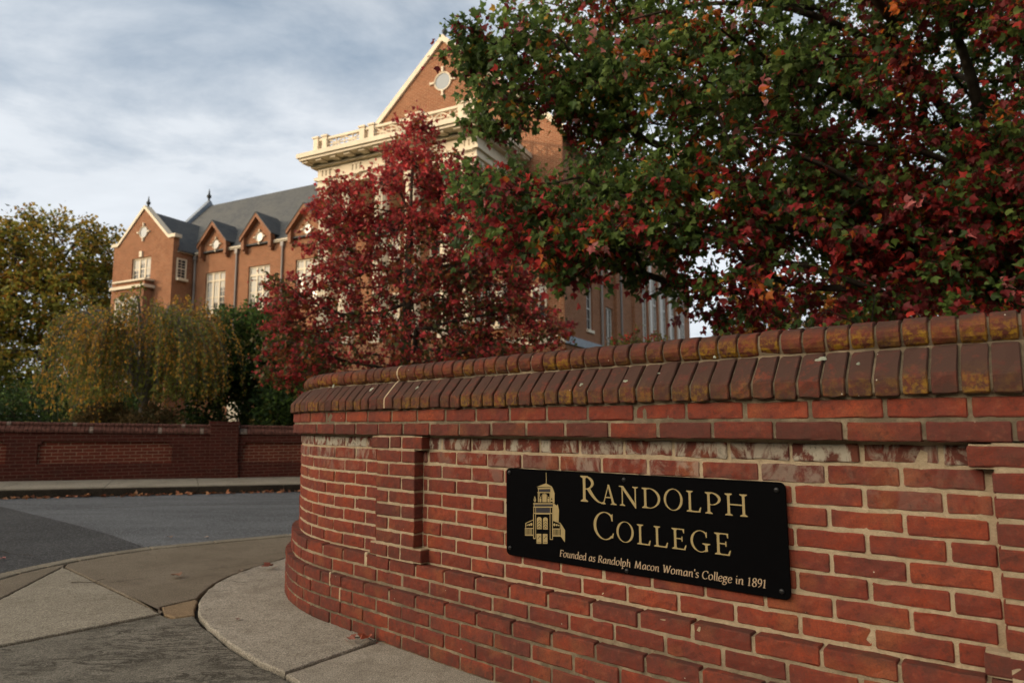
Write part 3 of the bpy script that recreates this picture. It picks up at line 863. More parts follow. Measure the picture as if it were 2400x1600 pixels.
def catmull(pts, n=6):
    if len(pts) < 3: return pts
    P = [pts[0]] + list(pts) + [pts[-1]]
    out = []
    for i in range(1, len(P) - 2):
        p0, p1, p2, p3 = [np.array(q, float) for q in P[i - 1:i + 3]]
        for k in range(n):
            t = k / n
            out.append(tuple(.5 * ((2 * p1) + (-p0 + p2) * t + (2 * p0 - 5 * p1 + 4 * p2 - p3) * t * t + (-p0 + 3 * p1 - 3 * p2 + p3) * t ** 3)))
    out.append(tuple(pts[-1]))
    return out


def pen(ink, pts, wmin, wmax, tf, nib=28.0, curve=True, end=1.0):
    """broad-nib stroke: strip quads along pts; tf maps glyph units to plate metres"""
    P = catmull(pts) if curve and len(pts) > 2 else list(pts)
    P = [np.array(p, float) for p in P]
    L = []
    for i, p in enumerate(P):
        a = P[max(0, i - 1)]; b = P[min(len(P) - 1, i + 1)]
        d = b - a; d /= max(1e-9, np.hypot(*d))
        nrm = np.array([-d[1], d[0]])
        ang_ = math.atan2(d[1], d[0])
        w = wmin + (wmax - wmin) * abs(math.sin(ang_ - R(nib)))
        L.append((p + nrm * w / 2, p - nrm * w / 2))
    poly = [tf(a) for a, _ in L] + [tf(b) for _, b in reversed(L)]
    m = len(L)
    for i in range(m - 1):
        ink.poly([tf(L[i][0]), tf(L[i][1]), tf(L[i + 1][1]), tf(L[i + 1][0])])


def bar(ink, tf, *pts):
    ink.poly([tf(p) for p in pts])


# capitals in units of the cap height; each returns its advance width
TK, TN, SR = 0.122, 0.050, 0.044


def stem(ink, tf, x, y0=0.0, y1=1.0, w=TK, top=True, bot=True, sl=.11):
    bar(ink, tf, (x - w / 2, y0), (x + w / 2, y0), (x + w / 2 * .94, (y0 + y1) / 2), (x + w / 2, y1), (x - w / 2, y1), (x - w / 2 * .94, (y0 + y1) / 2))
    for on, y, sg in ((bot, y0, 1), (top, y1, -1)):
        if on: bar(ink, tf, (x - w / 2 - sl, y), (x + w / 2 + sl, y), (x + w / 2 + sl, y + sg * SR * .8), (x + w / 2, y + sg * SR * 2.2), (x - w / 2, y + sg * SR * 2.2), (x - w / 2 - sl, y + sg * SR * .8))


def ring(ink, tf, cx, cy, rx, ry, a0=0, a1=360, thick=TK, thin=TN, n=28, tilt=12):
    P = []
    for i in range(n + 1):
        a = R(a0 + (a1 - a0) * i / n)
        w = thin + (thick - thin) * abs(math.cos(a - R(tilt))) ** 1.4
        P.append(((cx + rx * math.cos(a), cy + ry * math.sin(a)), (cx + (rx - w) * math.cos(a), cy + (ry - w * (.6 + .4 * abs(math.cos(a)))) * math.sin(a))))
    for i in range(n):
        bar(ink, tf, P[i][0], P[i][1], P[i + 1][1], P[i + 1][0])


def cap(ink, ch, tf):
    if ch == 'R':
        stem(ink, tf, .18)
        ring(ink, tf, .22, .735, .40, .265, -92, 95)
        bar(ink, tf, (.16, 1.0), (.24, 1.0), (.24, .945), (.16, .945)); bar(ink, tf, (.2, .47), (.26, .47), (.26, .525), (.2, .525))
        P = catmull([(.36, .52), (.56, .24), (.80, .03), (1.05, -.02)], 8)
        for i in range(len(P) - 1):
            w0 = .15 * (1 - .75 * (i / (len(P) - 1)) ** 1.5); w1 = .15 * (1 - .75 * ((i + 1) / (len(P) - 1)) ** 1.5)
            bar(ink, tf, (P[i][0] - w0 / 2, P[i][1]), (P[i][0] + w0 / 2, P[i][1] + .03), (P[i + 1][0] + w1 / 2, P[i + 1][1] + .03), (P[i + 1][0] - w1 / 2, P[i + 1][1] - (.0 if i < len(P) - 4 else .02)))
    elif ch == 'A':
        bar(ink, tf, (.06, 0), (.125, 0), (.455, .99), (.40, .99)); bar(ink, tf, (.37, 1.02), (.49, 1.02), (.83, 0), (.68, 0))
        bar(ink, tf, (.20, .33), (.62, .33), (.60, .39), (.22, .39))
        for x, w in ((.09, .14), (.755, .19)): bar(ink, tf, (x - w, 0), (x + w, 0), (x + w, .045), (x + .05, .10), (x - .05, .10), (x - w, .045))
    elif ch == 'N':
        stem(ink, tf, .17, w=.062, top=False); stem(ink, tf, .84, w=.062, bot=False)
        bar(ink, tf, (.07, 1.0), (.23, 1.0), (.87, .10), (.87, -.10), (.81, -.05), (.10, .955))
        bar(ink, tf, (.0, 1.0), (.12, 1.0), (.16, .955), (.0, .955))
    elif ch == 'D':
        stem(ink, tf, .18); ring(ink, tf, .36, .5, .58, .50, -92, 92); bar(ink, tf, (.16, 1.0), (.38, 1.0), (.38, .945), (.16, .945)); bar(ink, tf, (.16, 0), (.38, 0), (.38, .055), (.16, .055))
    elif ch == 'O':
        ring(ink, tf, .5, .5, .5, .535, 0, 360, tilt=-12)
    elif ch == 'L':
        stem(ink, tf, .18); bar(ink, tf, (.2, 0), (.68, 0), (.68, .06), (.2, .06)); bar(ink, tf, (.56, .0), (.70, 0), (.75, .25), (.70, .25), (.63, .09))
    elif ch == 'P':
        stem(ink, tf, .18); ring(ink, tf, .28, .70, .46, .30, -95, 95); bar(ink, tf, (.16, 1.0), (.30, 1.0), (.30, .945), (.16, .945)); bar(ink, tf, (.2, .41), (.28, .405), (.28, .46), (.2, .46))
    elif ch == 'H':
        stem(ink, tf, .18); stem(ink, tf, .87); bar(ink, tf, (.22, .475), (.84, .475), (.84, .535), (.22, .535))
    elif ch == 'E':
        stem(ink, tf, .18)
        for y, x1, sg in ((.945, .60, -1), (0, .66, 1)):
            bar(ink, tf, (.2, y), (x1, y), (x1, y + .055), (.2, y + .055))
        bar(ink, tf, (.2, .49), (.52, .49), (.52, .545), (.2, .545)); bar(ink, tf, (.50, .40), (.55, .40), (.55, .63), (.50, .63))
        bar(ink, tf, (.52, 1.0), (.64, 1.0), (.64, .79), (.60, .79), (.56, .93)); bar(ink, tf, (.55, 0), (.68, 0), (.74, .24), (.69, .24), (.62, .08))
    elif ch == 'C':
        ring(ink, tf, .52, .5, .52, .53, 48, 312, tilt=0)
        bar(ink, tf, (.78, .90), (.88, .98), (.88, .70), (.83, .70)); bar(ink, tf, (.80, .08), (.88, .06), (.92, .25), (.88, .25), (.84, .14))
    elif ch == 'G':
        ring(ink, tf, .52, .5, .52, .53, 48, 300, tilt=0)
        bar(ink, tf, (.76, .90), (.86, .98), (.86, .70), (.81, .70))
        stem(ink, tf, .82, .03, .42, bot=False, sl=.14); bar(ink, tf, (.74, .0), (.89, .05), (.89, .12), (.74, .10))


big = Ink(FACE + .00025)


def put(ch, x0, y0, h, w=None, unit=1.0):
    sx = h if w is None else w / unit
    cap(big, ch, lambda p: (x0 + p[0] * sx, y0 + p[1] * h))


BL = .2490
put('R', .3945, BL + .003, .1005, .118, 1.13)
put('A', .4965, BL, .0735, .0655, .94)
put('N', .5740, BL, .0735, .083, .98)
put('D', .6725, BL - .001, .0735, .0765, .94)
put('O', .7635, BL + .001, .0725, .0745, 1.0)
put('L', .8520, BL, .0725, .0560, .75)
put('P', .9220, BL - .001, .0730, .0580, .74)
put('H', .9940, BL - .001, .0730, .0790, 1.05)
BL2 = .1145
put('C', .4550, BL2 + .003, .0995, .092, .92)
put('O', .5590, BL2 + .002, .0725, .0755, 1.0)
put('L', .6480, BL2, .0725, .0570, .75)
put('L', .7180, BL2, .0725, .0570, .75)
put('E', .7900, BL2, .0725, .0570, .74)
put('G', .8630, BL2 + .002, .0700, .0700, .98)
put('E', .9510, BL2, .0725, .0580, .74)
big.mb.build('lettering', [M['gold']], plate, fix=False)

# italic line: glyph units are the cap height, x-height .66
small = Ink(FACE + .00025)
TH, TW = .060, .128


def it(ch):
    """(strokes, advance): strokes are (points, curved)"""
    g = {
        'F': ([([(.16, 0), (.16, 1)], 0), ([(.16, .96), (.56, .96), (.56, .80)], 0), ([(.16, .52), (.44, .52)], 0), ([(.04, .02), (.30, .02)], 0)], .56),
        'R': ([([(.16, 0), (.16, 1)], 0), ([(.14, .97), (.36, .97), (.53, .88), (.53, .66), (.38, .52), (.18, .50)], 1), ([(.34, .5), (.52, .18), (.70, 0)], 1), ([(.04, .02), (.29, .02)], 0)], .68),
        'M': ([([(.12, 0), (.20, 1)], 0), ([(.20, 1), (.48, .05)], 0), ([(.48, .05), (.80, 1)], 0), ([(.80, 1), (.88, 0)], 0), ([(.02, .02), (.24, .02)], 0), ([(.76, .02), (1.0, .02)], 0)], 1.02),
        'W': ([([(.10, 1), (.26, 0)], 0), ([(.26, 0), (.50, .96)], 0), ([(.50, .96), (.66, 0)], 0), ([(.66, 0), (.94, 1)], 0), ([(0, .98), (.22, .98)], 0), ([(.84, .98), (1.04, .98)], 0)], .94),
        'C': ([([(.72, .76), (.70, .94), (.46, 1.0), (.18, .82), (.08, .45), (.20, .10), (.46, -.01), (.70, .14)], 1)], .74),
        'o': ([([(.29, .67), (.10, .54), (.06, .30), (.12, .06), (.29, -.01), (.46, .12), (.51, .36), (.46, .60), (.29, .67)], 1)], .56),
        'u': ([([(.02, .60), (.12, .65), (.12, .16), (.20, .0), (.34, .06), (.46, .24)], 1), ([(.46, .66), (.46, .08), (.52, .0), (.60, .06)], 1)], .58),
        'n': ([([(.03, .58), (.12, .65), (.12, 0)], 0), ([(.12, .42), (.24, .60), (.38, .66), (.46, .54), (.46, .08), (.52, 0), (.58, .05)], 1)], .58),
        'm': ([([(.03, .58), (.12, .65), (.12, 0)], 0), ([(.12, .42), (.24, .62), (.36, .66), (.43, .54), (.43, 0)], 1), ([(.43, .42), (.56, .62), (.68, .66), (.75, .54), (.75, .08), (.81, 0), (.87, .05)], 1)], .88),
        'd': ([([(.46, .56), (.30, .67), (.11, .54), (.06, .26), (.13, .02), (.28, .02), (.46, .24)], 1), ([(.37, 1.05), (.47, 1.08), (.47, .08), (.53, 0), (.60, .05)], 0)], .58),
        'e': ([([(.08, .32), (.44, .40), (.44, .58), (.30, .67), (.12, .54), (.06, .26), (.16, .02), (.34, .0), (.48, .12)], 1)], .49),
        'a': ([([(.46, .54), (.30, .66), (.11, .52), (.06, .22), (.14, .0), (.28, .04), (.44, .26)], 1), ([(.46, .66), (.46, .08), (.52, 0), (.59, .06)], 0)], .57),
        's': ([([(.36, .56), (.24, .67), (.10, .58), (.12, .43), (.30, .29), (.36, .14), (.22, -.01), (.05, .08)], 1)], .42),
        'l': ([([(.03, 1.05), (.13, 1.08), (.13, .10), (.19, 0), (.26, .05)], 0)], .26),
        'p': ([([(.03, .58), (.12, .66), (.12, -.34)], 0), ([(.12, .44), (.26, .64), (.42, .62), (.50, .40), (.42, .08), (.26, -.01), (.13, .08)], 1), ([(.02, -.33), (.26, -.33)], 0)], .57),
        'h': ([([(.03, 1.05), (.12, 1.08), (.12, 0)], 0), ([(.12, .42), (.24, .60), (.38, .66), (.46, .54), (.46, .08), (.52, 0), (.58, .05)], 1)], .58),
        'c': ([([(.42, .54), (.30, .67), (.12, .54), (.06, .26), (.16, .02), (.32, .0), (.44, .12)], 1)], .47),
        'g': ([([(.44, .60), (.28, .67), (.12, .56), (.12, .36), (.26, .26), (.42, .36), (.44, .54), (.34, .66), (.56, .66)], 1), ([(.22, .27), (.10, .14), (.22, .05), (.42, .0), (.46, -.18), (.28, -.34), (.06, -.28), (.06, -.12), (.20, .02)], 1)], .55),
        'i': ([([(.03, .58), (.13, .65), (.13, .10), (.19, 0), (.26, .05)], 0), ([(.13, .88), (.13, .99)], 0)], .27),
        '1': ([([(.06, .86), (.22, 1.0), (.22, 0)], 0), ([(.08, .02), (.36, .02)], 0)], .50),
        '8': ([([(.26, .54), (.10, .68), (.12, .92), (.28, 1.0), (.44, .90), (.44, .68), (.26, .54), (.08, .34), (.08, .10), (.26, -.01), (.46, .10), (.46, .36), (.26, .54)], 1)], .54),
        '9': ([([(.46, .58), (.30, .44), (.12, .52), (.08, .78), (.24, 1.0), (.42, .92), (.48, .64), (.40, .24), (.14, -.02)], 1)], .54),
        "'": ([([(.10, 1.05), (.09, .78)], 0)], .20),
        ' ': ([], .30),
    }
    return g[ch]


def word(text, x0, x1, y0, h):
    adv = sum(it(c)[1] for c in text)
    sx = (x1 - x0) / adv
    x = x0
    for c in text:
        st, a = it(c)
        for pts, cv in st:
            pen(small, pts, TH, TW, lambda p, x=x: (x + (p[0] * .9 + .03) * sx + (p[1] - .4) * h * .13, y0 + p[1] * h), nib=20, curve=bool(cv))
        x += a * sx


for text, a, b in (('Founded', .2860, .4185), ('as', .4290, .4610), ('Randolph', .4710, .6180), ('Macon', .6330, .7370), ("Woman's", .7500, .8900), ('College', .9000, 1.0085), ('in', 1.0190, 1.0490), ('1891', 1.0600, 1.1260)):
    word(text, a, b, .0270, .0262)
small.mb.build('caption', [M['tan']], plate, fix=False)
emb = Ink(FACE + .00025)
for p in EMB_SMOKE: emb.poly([(x / 1000, y / 1000) for x, y in p], 0.0, 2)
for p in EMB_GOLD: emb.poly([(x / 1000, y / 1000) for x, y in p], .0003, 0)
for p in EMB_DARK: emb.poly([(x / 1000, y / 1000) for x, y in p], .0007, 1)
emb.mb.build('logo', [M['gold'], M['sign_black'], M['smoke']], plate, fix=False)
# ink polygons must face outwards
for o in plate.children_recursive:
    if o.name.startswith(('lettering', 'caption', 'logo')):
        me = o.data
        flip = [p for p in me.polygons if p.normal.z < 0]
        if flip:
            import bmesh
            bm = bmesh.new(); bm.from_mesh(me)
            bmesh.ops.reverse_faces(bm, faces=[f for f in bm.faces if f.normal.z < 0])
            bm.to_mesh(me); bm.free()

# ------------------------------------------------------------------ ground, pavement, road
def struct(o, name=None):
    o['kind'] = 'structure'
    return o


FAR_A = np.array([-9.76, 13.10]); FAR_D = np.array([0.901, 0.434]); FAR_N = np.array([0.434, -0.901])   # far wall foot: direction, normal towards the road


def far_z(t): return 0.03 - 0.022 * min(max(t, -3.0), 9.0)


def far_pt(t, d, z=0.0):
    p = FAR_A + FAR_D * t + FAR_N * d
    return (p[0], p[1], far_z(t) + z)


def smooth(x, a, b):
    x = min(1, max(0, (x - a) / (b - a))); return x * x * (3 - 2 * x)


def ground_z(x, y):
    q = (np.array([x, y]) - FAR_A) @ -FAR_N
    t = (np.array([x, y]) - FAR_A) @ FAR_D
    z = -0.30
    if q > -0.15: z = far_z(t) - 0.02 + 0.6 * smooth(q, 6, 34) * smooth(q, 0, 3)
    return z


def build_ground():
    # open ground, plus an unseen ridge added south-west to block the low sun
    xs = np.concatenate([np.linspace(-900, -90, 28), np.linspace(-80, 80, 81), np.linspace(90, 900, 28)])
    ys = np.concatenate([np.linspace(-900, -90, 28), np.linspace(-80, 120, 101), np.linspace(130, 1500, 30)])
    V = []
    for y in ys:
        for x in xs:
            V.append((x, y, ground_z(x, y)))
    nx = len(xs); idx = []; sizes = []
    for j in range(len(ys) - 1):
        for i in range(nx - 1):
            idx += [j * nx + i, j * nx + i + 1, (j + 1) * nx + i + 1, (j + 1) * nx + i]; sizes.append(4)
    struct(fast_mesh('ground', V, sizes, idx, M['lawn'], smooth=True))
    side = np.array([SUN_DIR.y, -SUN_DIR.x]); sd = np.array([SUN_DIR.x, SUN_DIR.y])
    V = []; idx = []; sizes = []
    us = np.linspace(-260, 260, 105); ds_ = np.array([64, 72, 80, 88, 94, 104, 130, 190])
    hs = np.array([-0.35, 7.5, 17.5, 25.5, 29.0, 29.3, 18.0, -0.4])
    g = np.random.default_rng(3)
    for d, h in zip(ds_, hs):
        for u in us:
            p = sd * (d + 4 * math.sin(u * .05)) + side * u
            V.append((p[0], p[1], h * (1 - .06 * (1 + math.sin(u * .11 + 1)) * .5) + (g.normal(0, .6) if h > 1 else 0)))
    n = len(us)
    for j in range(len(ds_) - 1):
        for i in range(n - 1):
            idx += [j * n + i, j * n + i + 1, (j + 1) * n + i + 1, (j + 1) * n + i]; sizes.append(4)
    struct(fast_mesh('light_blocking_hill', V, sizes, idx, M['lawn'], smooth=True))


build_ground()


def light_blocking_bank():
    # unseen mound added behind and right of the camera to cut skylight
    V = []; idx = []; sizes = []
    az = np.linspace(R(-22), R(118), 70)               # measured clockwise from straight behind towards the right... 0 = behind
    rs = np.array([19, 22, 25, 29, 36, 70]); hs = np.array([-.4, 9, 17, 22, 24, -.4])
    g = np.random.default_rng(9)
    for r, h in zip(rs, hs):
        for a in az:
            e = min(1, (a - az[0]) / .25, (az[-1] - a) / .25)
            V.append((math.sin(a) * r + 4, -math.cos(a) * r, h * (.15 + .85 * max(0, e)) + (g.normal(0, .7) if h > 1 else 0)))
    n = len(az)
    for j in range(len(rs) - 1):
        for i in range(n - 1):
            idx += [j * n + i, j * n + i + 1, (j + 1) * n + i + 1, (j + 1) * n + i]; sizes.append(4)
    struct(fast_mesh('light_blocking_hill', V, sizes, idx, M['lawn'], smooth=True))


light_blocking_bank()


def slab(name, pts, z, mat, depth=0.12, gap=0.011, bev=0.008, sub=0.045, jit=0.0026):
    """a paving slab: outline shrunk by the joint, edge rounded over"""
    area = sum(pts[i][0] * pts[(i + 1) % len(pts)][1] - pts[(i + 1) % len(pts)][0] * pts[i][1] for i in range(len(pts)))
    if area < 0: pts = pts[::-1]
    P = []
    for i in range(len(pts)):
        a = np.array(pts[i], float); b = np.array(pts[(i + 1) % len(pts)], float)
        L = np.hypot(*(b - a)); k = max(1, min(80, int(L / sub)))
        for q in range(k): P.append(a + (b - a) * q / k)
    P = np.array(P); m = len(P)
    nx = np.roll(P, -1, 0) - np.roll(P, 1, 0)
    nn = np.stack([-nx[:, 1], nx[:, 0]], 1); nn /= np.maximum(np.hypot(nn[:, 0], nn[:, 1])[:, None], 1e-9)
    near = np.hypot(P[:, 0], P[:, 1]) < 9
    off = (gap + rng.normal(0, jit, m) * near)[:, None]
    rings = [(P + nn * off, -depth), (P + nn * off, -bev), (P + nn * (off + bev * .35), -bev * .3), (P + nn * (off + bev), 0.0)]
    V = []
    for q, dz in rings: V += [(x, y, z + dz) for x, y in q]
    idx = []; sizes = []
    for r in range(3):
        for i in range(m):
            j = (i + 1) % m
            idx += [r * m + i, r * m + j, (r + 1) * m + j, (r + 1) * m + i]; sizes.append(4)
    idx += list(range(3 * m, 4 * m)); sizes.append(m)
    return struct(fast_mesh(name, V, sizes, idx, mat))


# soil in the joints under the near pavement
def sheet(name, pts, z, mat):
    mb = MB(); mb.poly([(x, y, z) for x, y in pts]); return struct(mb.build(name, mat))


kerb_line = [(-3.90, -6.0), (-3.86, 1.5), (-3.80, 4.2), (-3.76, 5.15), (-3.70, 5.40), (-3.60, 5.66), (-3.45, 5.92), (-3.24, 6.18), (-2.80, 6.48), (-2.22, 6.86), (-1.2, 7.42), (0.4, 8.15), (3.0, 9.30), (9.0, 11.9), (24.0, 18.4)]
wall_foot = [tuple(wpos(s_, 0.03, 0)[:2]) for s_ in np.linspace(-5.0, 6.0, 60)]


def offset_line(L, d):
    L = np.array(L, float); t = np.gradient(L, axis=0); t /= np.hypot(t[:, 0], t[:, 1])[:, None]
    return [tuple(p) for p in L + np.stack([t[:, 1], -t[:, 0]], 1) * d]


kerb_in = offset_line(kerb_line, 0.14)
sheet('joint_soil', [(-3.82, -6)] + kerb_in[1:14] + [(9, -6)], -0.028, M['soil'])
# near kerb stones
kz0 = 0.006
cum = 0
for a in range(0, len(kerb_line) - 1):
    seg = [kerb_line[a], kerb_line[a + 1], kerb_in[a + 1], kerb_in[a]]
    slab('kerb', seg, kz0, M['kerb'], 0.22, 0.003, 0.014, 0.1)
apex = (-2.885, 3.10)
A1, A2 = (-3.46, 5.37), (-2.02, 4.05)
kin = lambda i: kerb_in[i]
curve = [(-1.62, 6.35), (-1.78, 5.90), (-1.885, 5.55), (-1.975, 5.30), (-2.035, 5.02), (-2.04, 4.78), (-2.005, 4.56), (-1.955, 4.36), (-1.89, 4.19), (-1.79, 3.99), (-1.68, 3.83), (-1.55, 3.67), (-1.43, 3.52), (-1.31, 3.39), (-1.16, 3.23), (-1.00, 3.095)]
# flare of the crossing, the strip beside it, the brown panels and the worn foreground slab
slab('pavement', [A1, A2, apex], 0.004, M['slab_flare'])
slab('pavement', [kin(0), kin(1), kin(2), kin(3), kin(4), (-3.50, 5.47), A1, apex, (-2.30, 1.0), (-1.9, -6.0)], 0.0, M['slab_brown'])
slab('pavement', [(-3.50, 5.47), kin(5), kin(6), kin(7), kin(8), kin(9), kin(10), (-1.15, 7.2), (-1.45, 6.7)] + curve[:7] + [(-1.975, 4.40), (-2.10, 4.20), A2, A1], 0.0, M['slab_brown'])
slab('pavement', [A2, (-2.115, 4.205), (-1.985, 4.395), (-1.945, 4.36), (-1.885, 4.19), (-1.815, 4.035), (-1.92, 3.975)], -0.003, M['slab_patch'])
slab('pavement', [A2, (-1.92, 3.975), (-1.82, 4.03)] + curve[9:] + [(-0.62, 2.66), (0.2, 1.84), (1.2, 0.9), (3.2, -1.2), (3.0, -6.0), (-1.9, -6.0), (-2.30, 1.0), apex], -0.004, M['slab_worn'])
foot_i = [p for p in wall_foot]
S = lambda s_: tuple(wpos(s_, 0.03, 0)[:2])
slab('pavement', curve + [S(-0.86)] + [S(q) for q in np.linspace(-1.0, -4.4, 22)] + [(-1.2, 6.6)], 0.004, M['slab_light'])
slab('pavement', [(-1.00, 3.095), S(-0.86)] + [S(q) for q in np.linspace(-0.7, 1.3, 10)] + [(0.62, 1.55), (-0.62, 2.66)], 0.000, M['slab_light'])
slab('pavement', [(0.62, 1.55)] + [S(q) for q in np.linspace(1.3, 5.6, 12)] + [(5.0, -6), (3.0, -6.0), (3.2, -1.2), (1.2, 0.9)], 0.001, M['slab_flare'])


def crack(name, pts, w, z):
    g = np.random.default_rng(len(pts) * 7 + int(abs(pts[0][0]) * 100))
    P = []
    for a, b in zip(pts[:-1], pts[1:]):
        for q in np.linspace(0, 1, 9)[:-1]: P.append(np.array(a) * (1 - q) + np.array(b) * q)
    P.append(np.array(pts[-1])); P = np.array(P)
    T = np.gradient(P, axis=0); T /= np.hypot(T[:, 0], T[:, 1])[:, None]; Nn = np.stack([-T[:, 1], T[:, 0]], 1)
    P = P + Nn * g.normal(0, w * .5, len(P))[:, None]
    ww = w * g.uniform(.4, 1.1, len(P))[:, None] * .5
    A = P + Nn * ww; B = P - Nn * ww
    mb = MB()
    for i in range(len(P) - 1): mb.poly([(*A[i], z), (*B[i], z), (*B[i + 1], z), (*A[i + 1], z)])
    struct(mb.build(name, M['soil']))


crack('pavement_joint', [(-2.774, 4.811), (-2.485, 5.072), (-1.895, 5.535)], .006, .0022)
crack('pavement_crack', [(-2.023, 4.812), (-1.971, 4.847), (-1.88, 4.80), (-1.80, 4.815)], .007, .0062)
crack('pavement_crack', [(-1.992, 4.529), (-1.914, 4.55), (-1.84, 4.577)], .006, .0062)


def road_z(x, y):
    q = -((np.array([x, y]) - FAR_A) @ FAR_N); t = (np.array([x, y]) - FAR_A) @ FAR_D
    f = smooth(q, -8.0, -2.0)
    return (1 - f) * -0.125 + f * (far_z(t) - 0.165)


def road():
    xs = np.arange(-46, 40.1, 1.0); qs = np.linspace(-26, -1.86, 40)
    V = []; idx = []; sizes = []
    for q in qs:
        for x in xs:
            t = x
            p = FAR_A + FAR_D * t - FAR_N * q
            V.append((p[0], p[1], road_z(p[0], p[1])))
    n = len(xs)
    for j in range(len(qs) - 1):
        for i in range(n - 1):
            idx += [j * n + i, j * n + i + 1, (j + 1) * n + i + 1, (j + 1) * n + i]; sizes.append(4)
    struct(fast_mesh('road', V, sizes, idx, M['asphalt']))


road()


def road_patch():
    """newer, darker asphalt laid over the near part of the road"""
    line = [(-12.5, 14.2), (-9.2, 11.65), (-7.86, 10.55), (-6.7, 9.62), (-5.32, 8.45), (-4.4, 7.62), (-3.55, 6.78), (-3.0, 6.2)]
    mb = MB()
    V = []; f = []
    L = np.array(line)
    k = 14
    for i, p in enumerate(np.array([L[0] + (L[-1] - L[0]) * 0]) if False else L):
        for j in range(k):
            e = np.array([-44.0, -6.0]) + np.array([42.0, 0]) * i / (len(L) - 1)
            q = p + (e - p) * (j / (k - 1)) ** 1.6
            V.append((q[0], q[1], road_z(q[0], q[1]) + .008))
    idx = []; sizes = []
    for i in range(len(L) - 1):
        for j in range(k - 1):
            idx += [i * k + j, i * k + j + 1, (i + 1) * k + j + 1, (i + 1) * k + j]; sizes.append(4)
    struct(fast_mesh('road_patch', V, sizes, idx, M['asphalt_dark']))


road_patch()
for L_ in ([(-7.2, 9.9), (-5.2, 10.5), (-3.0, 10.6), (-.5, 11.3)], [(-9.5, 8.1), (-7.4, 7.3), (-5.6, 6.9), (-4.3, 6.3)], [(-2.6, 8.2), (-1.9, 9.3), (-2.1, 10.4)]):
    zz = max(road_z(*q) for q in L_)
    crack('road_crack', L_, .022, zz + .012)
# far pavement: slabs, and a kerb with a dark stained face
step = 1.525
for i in range(-14, 22):
    t0, t1 = i * step + .35, (i + 1) * step + .35
    pts = [far_pt(t0, 0.0), far_pt(t1, 0.0), far_pt(t1, 1.70), far_pt(t0, 1.70)]
    mb = MB()
    g = .006
    q = [far_pt(t0 + g, -.1), far_pt(t1 - g, -.1), far_pt(t1 - g, 1.695, -.012), far_pt(t0 + g, 1.695, -.012)]
    lo = [(x, y, z - .12) for x, y, z in q]
    mb.poly(q); mb.poly(lo[::-1])
    for k in range(4): mb.poly([q[k], lo[k], lo[(k + 1) % 4], q[(k + 1) % 4]])
    struct(mb.build('pavement', M['walk']))
    mb = MB()
    a, b = t0 + .003, t1 - .003
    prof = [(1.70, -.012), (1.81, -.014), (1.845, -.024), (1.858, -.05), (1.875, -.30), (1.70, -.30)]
    A = [far_pt(a, d, z) for d, z in prof]; B = [far_pt(b, d, z) for d, z in prof]
    mb.poly(A); mb.poly(B[::-1])
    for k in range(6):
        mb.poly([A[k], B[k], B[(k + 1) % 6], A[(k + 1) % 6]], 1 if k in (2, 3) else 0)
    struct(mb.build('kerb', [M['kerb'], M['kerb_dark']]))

# ------------------------------------------------------------------ the far brick wall across the road
far_wall = tag(empty('brick_wall', (float(FAR_A[0]), float(FAR_A[1]), 0.0), math.atan2(FAR_D[1], FAR_D[0])), 'long low brick wall with recessed panels across the road', 'wall')
# local x along the wall, -y towards the road; built in stretches that follow the fall of the pavement
WT = 0.34
piers = [-12.3, -4.55, 3.62, 11.6]


def fz(x): return far_z(x)


def wall_piece(mb, x0, x1, y0, y1, z0, z1, m=0):
    """box whose bottom and top follow the slope"""
    a, b = fz(x0), fz(x1)
    P = [(x0, y0, a + z0), (x1, y0, b + z0), (x1, y1, b + z0), (x0, y1, a + z0), (x0, y0, a + z1), (x1, y0, b + z1), (x1, y1, b + z1), (x0, y1, a + z1)]
    for q in ((0, 3, 2, 1), (4, 5, 6, 7), (0, 1, 5, 4), (1, 2, 6, 5), (2, 3, 7, 6), (3, 0, 4, 7)): mb.poly([P[k] for k in q], m)


body = MB(); frame = MB(); cop = MB()
X0, X1 = -20.0, 24.0
xs = list(np.arange(X0, X1 + .1, 1.0))
for a, b in zip(xs[:-1], xs[1:]):
    wall_piece(body, a, b, 0.055, WT, -.3, 0.92)
    wall_piece(frame, a, b, 0.0, .054, 0.755, 0.92)            # projecting courses over the panels
    wall_piece(frame, a, b, -.03, .054, -.3, 0.315)
    wall_piece(frame, a, b, -.055, -.031, -.3, 0.16)
pan_edges = [(-20, -17.2), (-16.6, -13.0), (-11.6, -9.3), (-8.7, -5.3), (-3.85, -2.55), (-1.95, .05), (.55, 2.90), (4.28, 6.35), (6.85, 9.2), (9.7, 11.0), (12.2, 15.5), (16.1, 19.4), (20, 24)]
edge = X0
for a, b in pan_edges:
    if a > edge: wall_piece(frame, edge, a, 0.0, .054, 0.315, 0.755)
    # corbelled corners at the heads of the panels
    for c0, c1 in ((a, a + .06), (b - .06, b)):
        wall_piece(frame, c0, c1, .002, .054, .69, .755)
    edge = b
body.build('panel', M['far_brick'], far_wall)
frame.build('frame', M['far_dark'], far_wall)
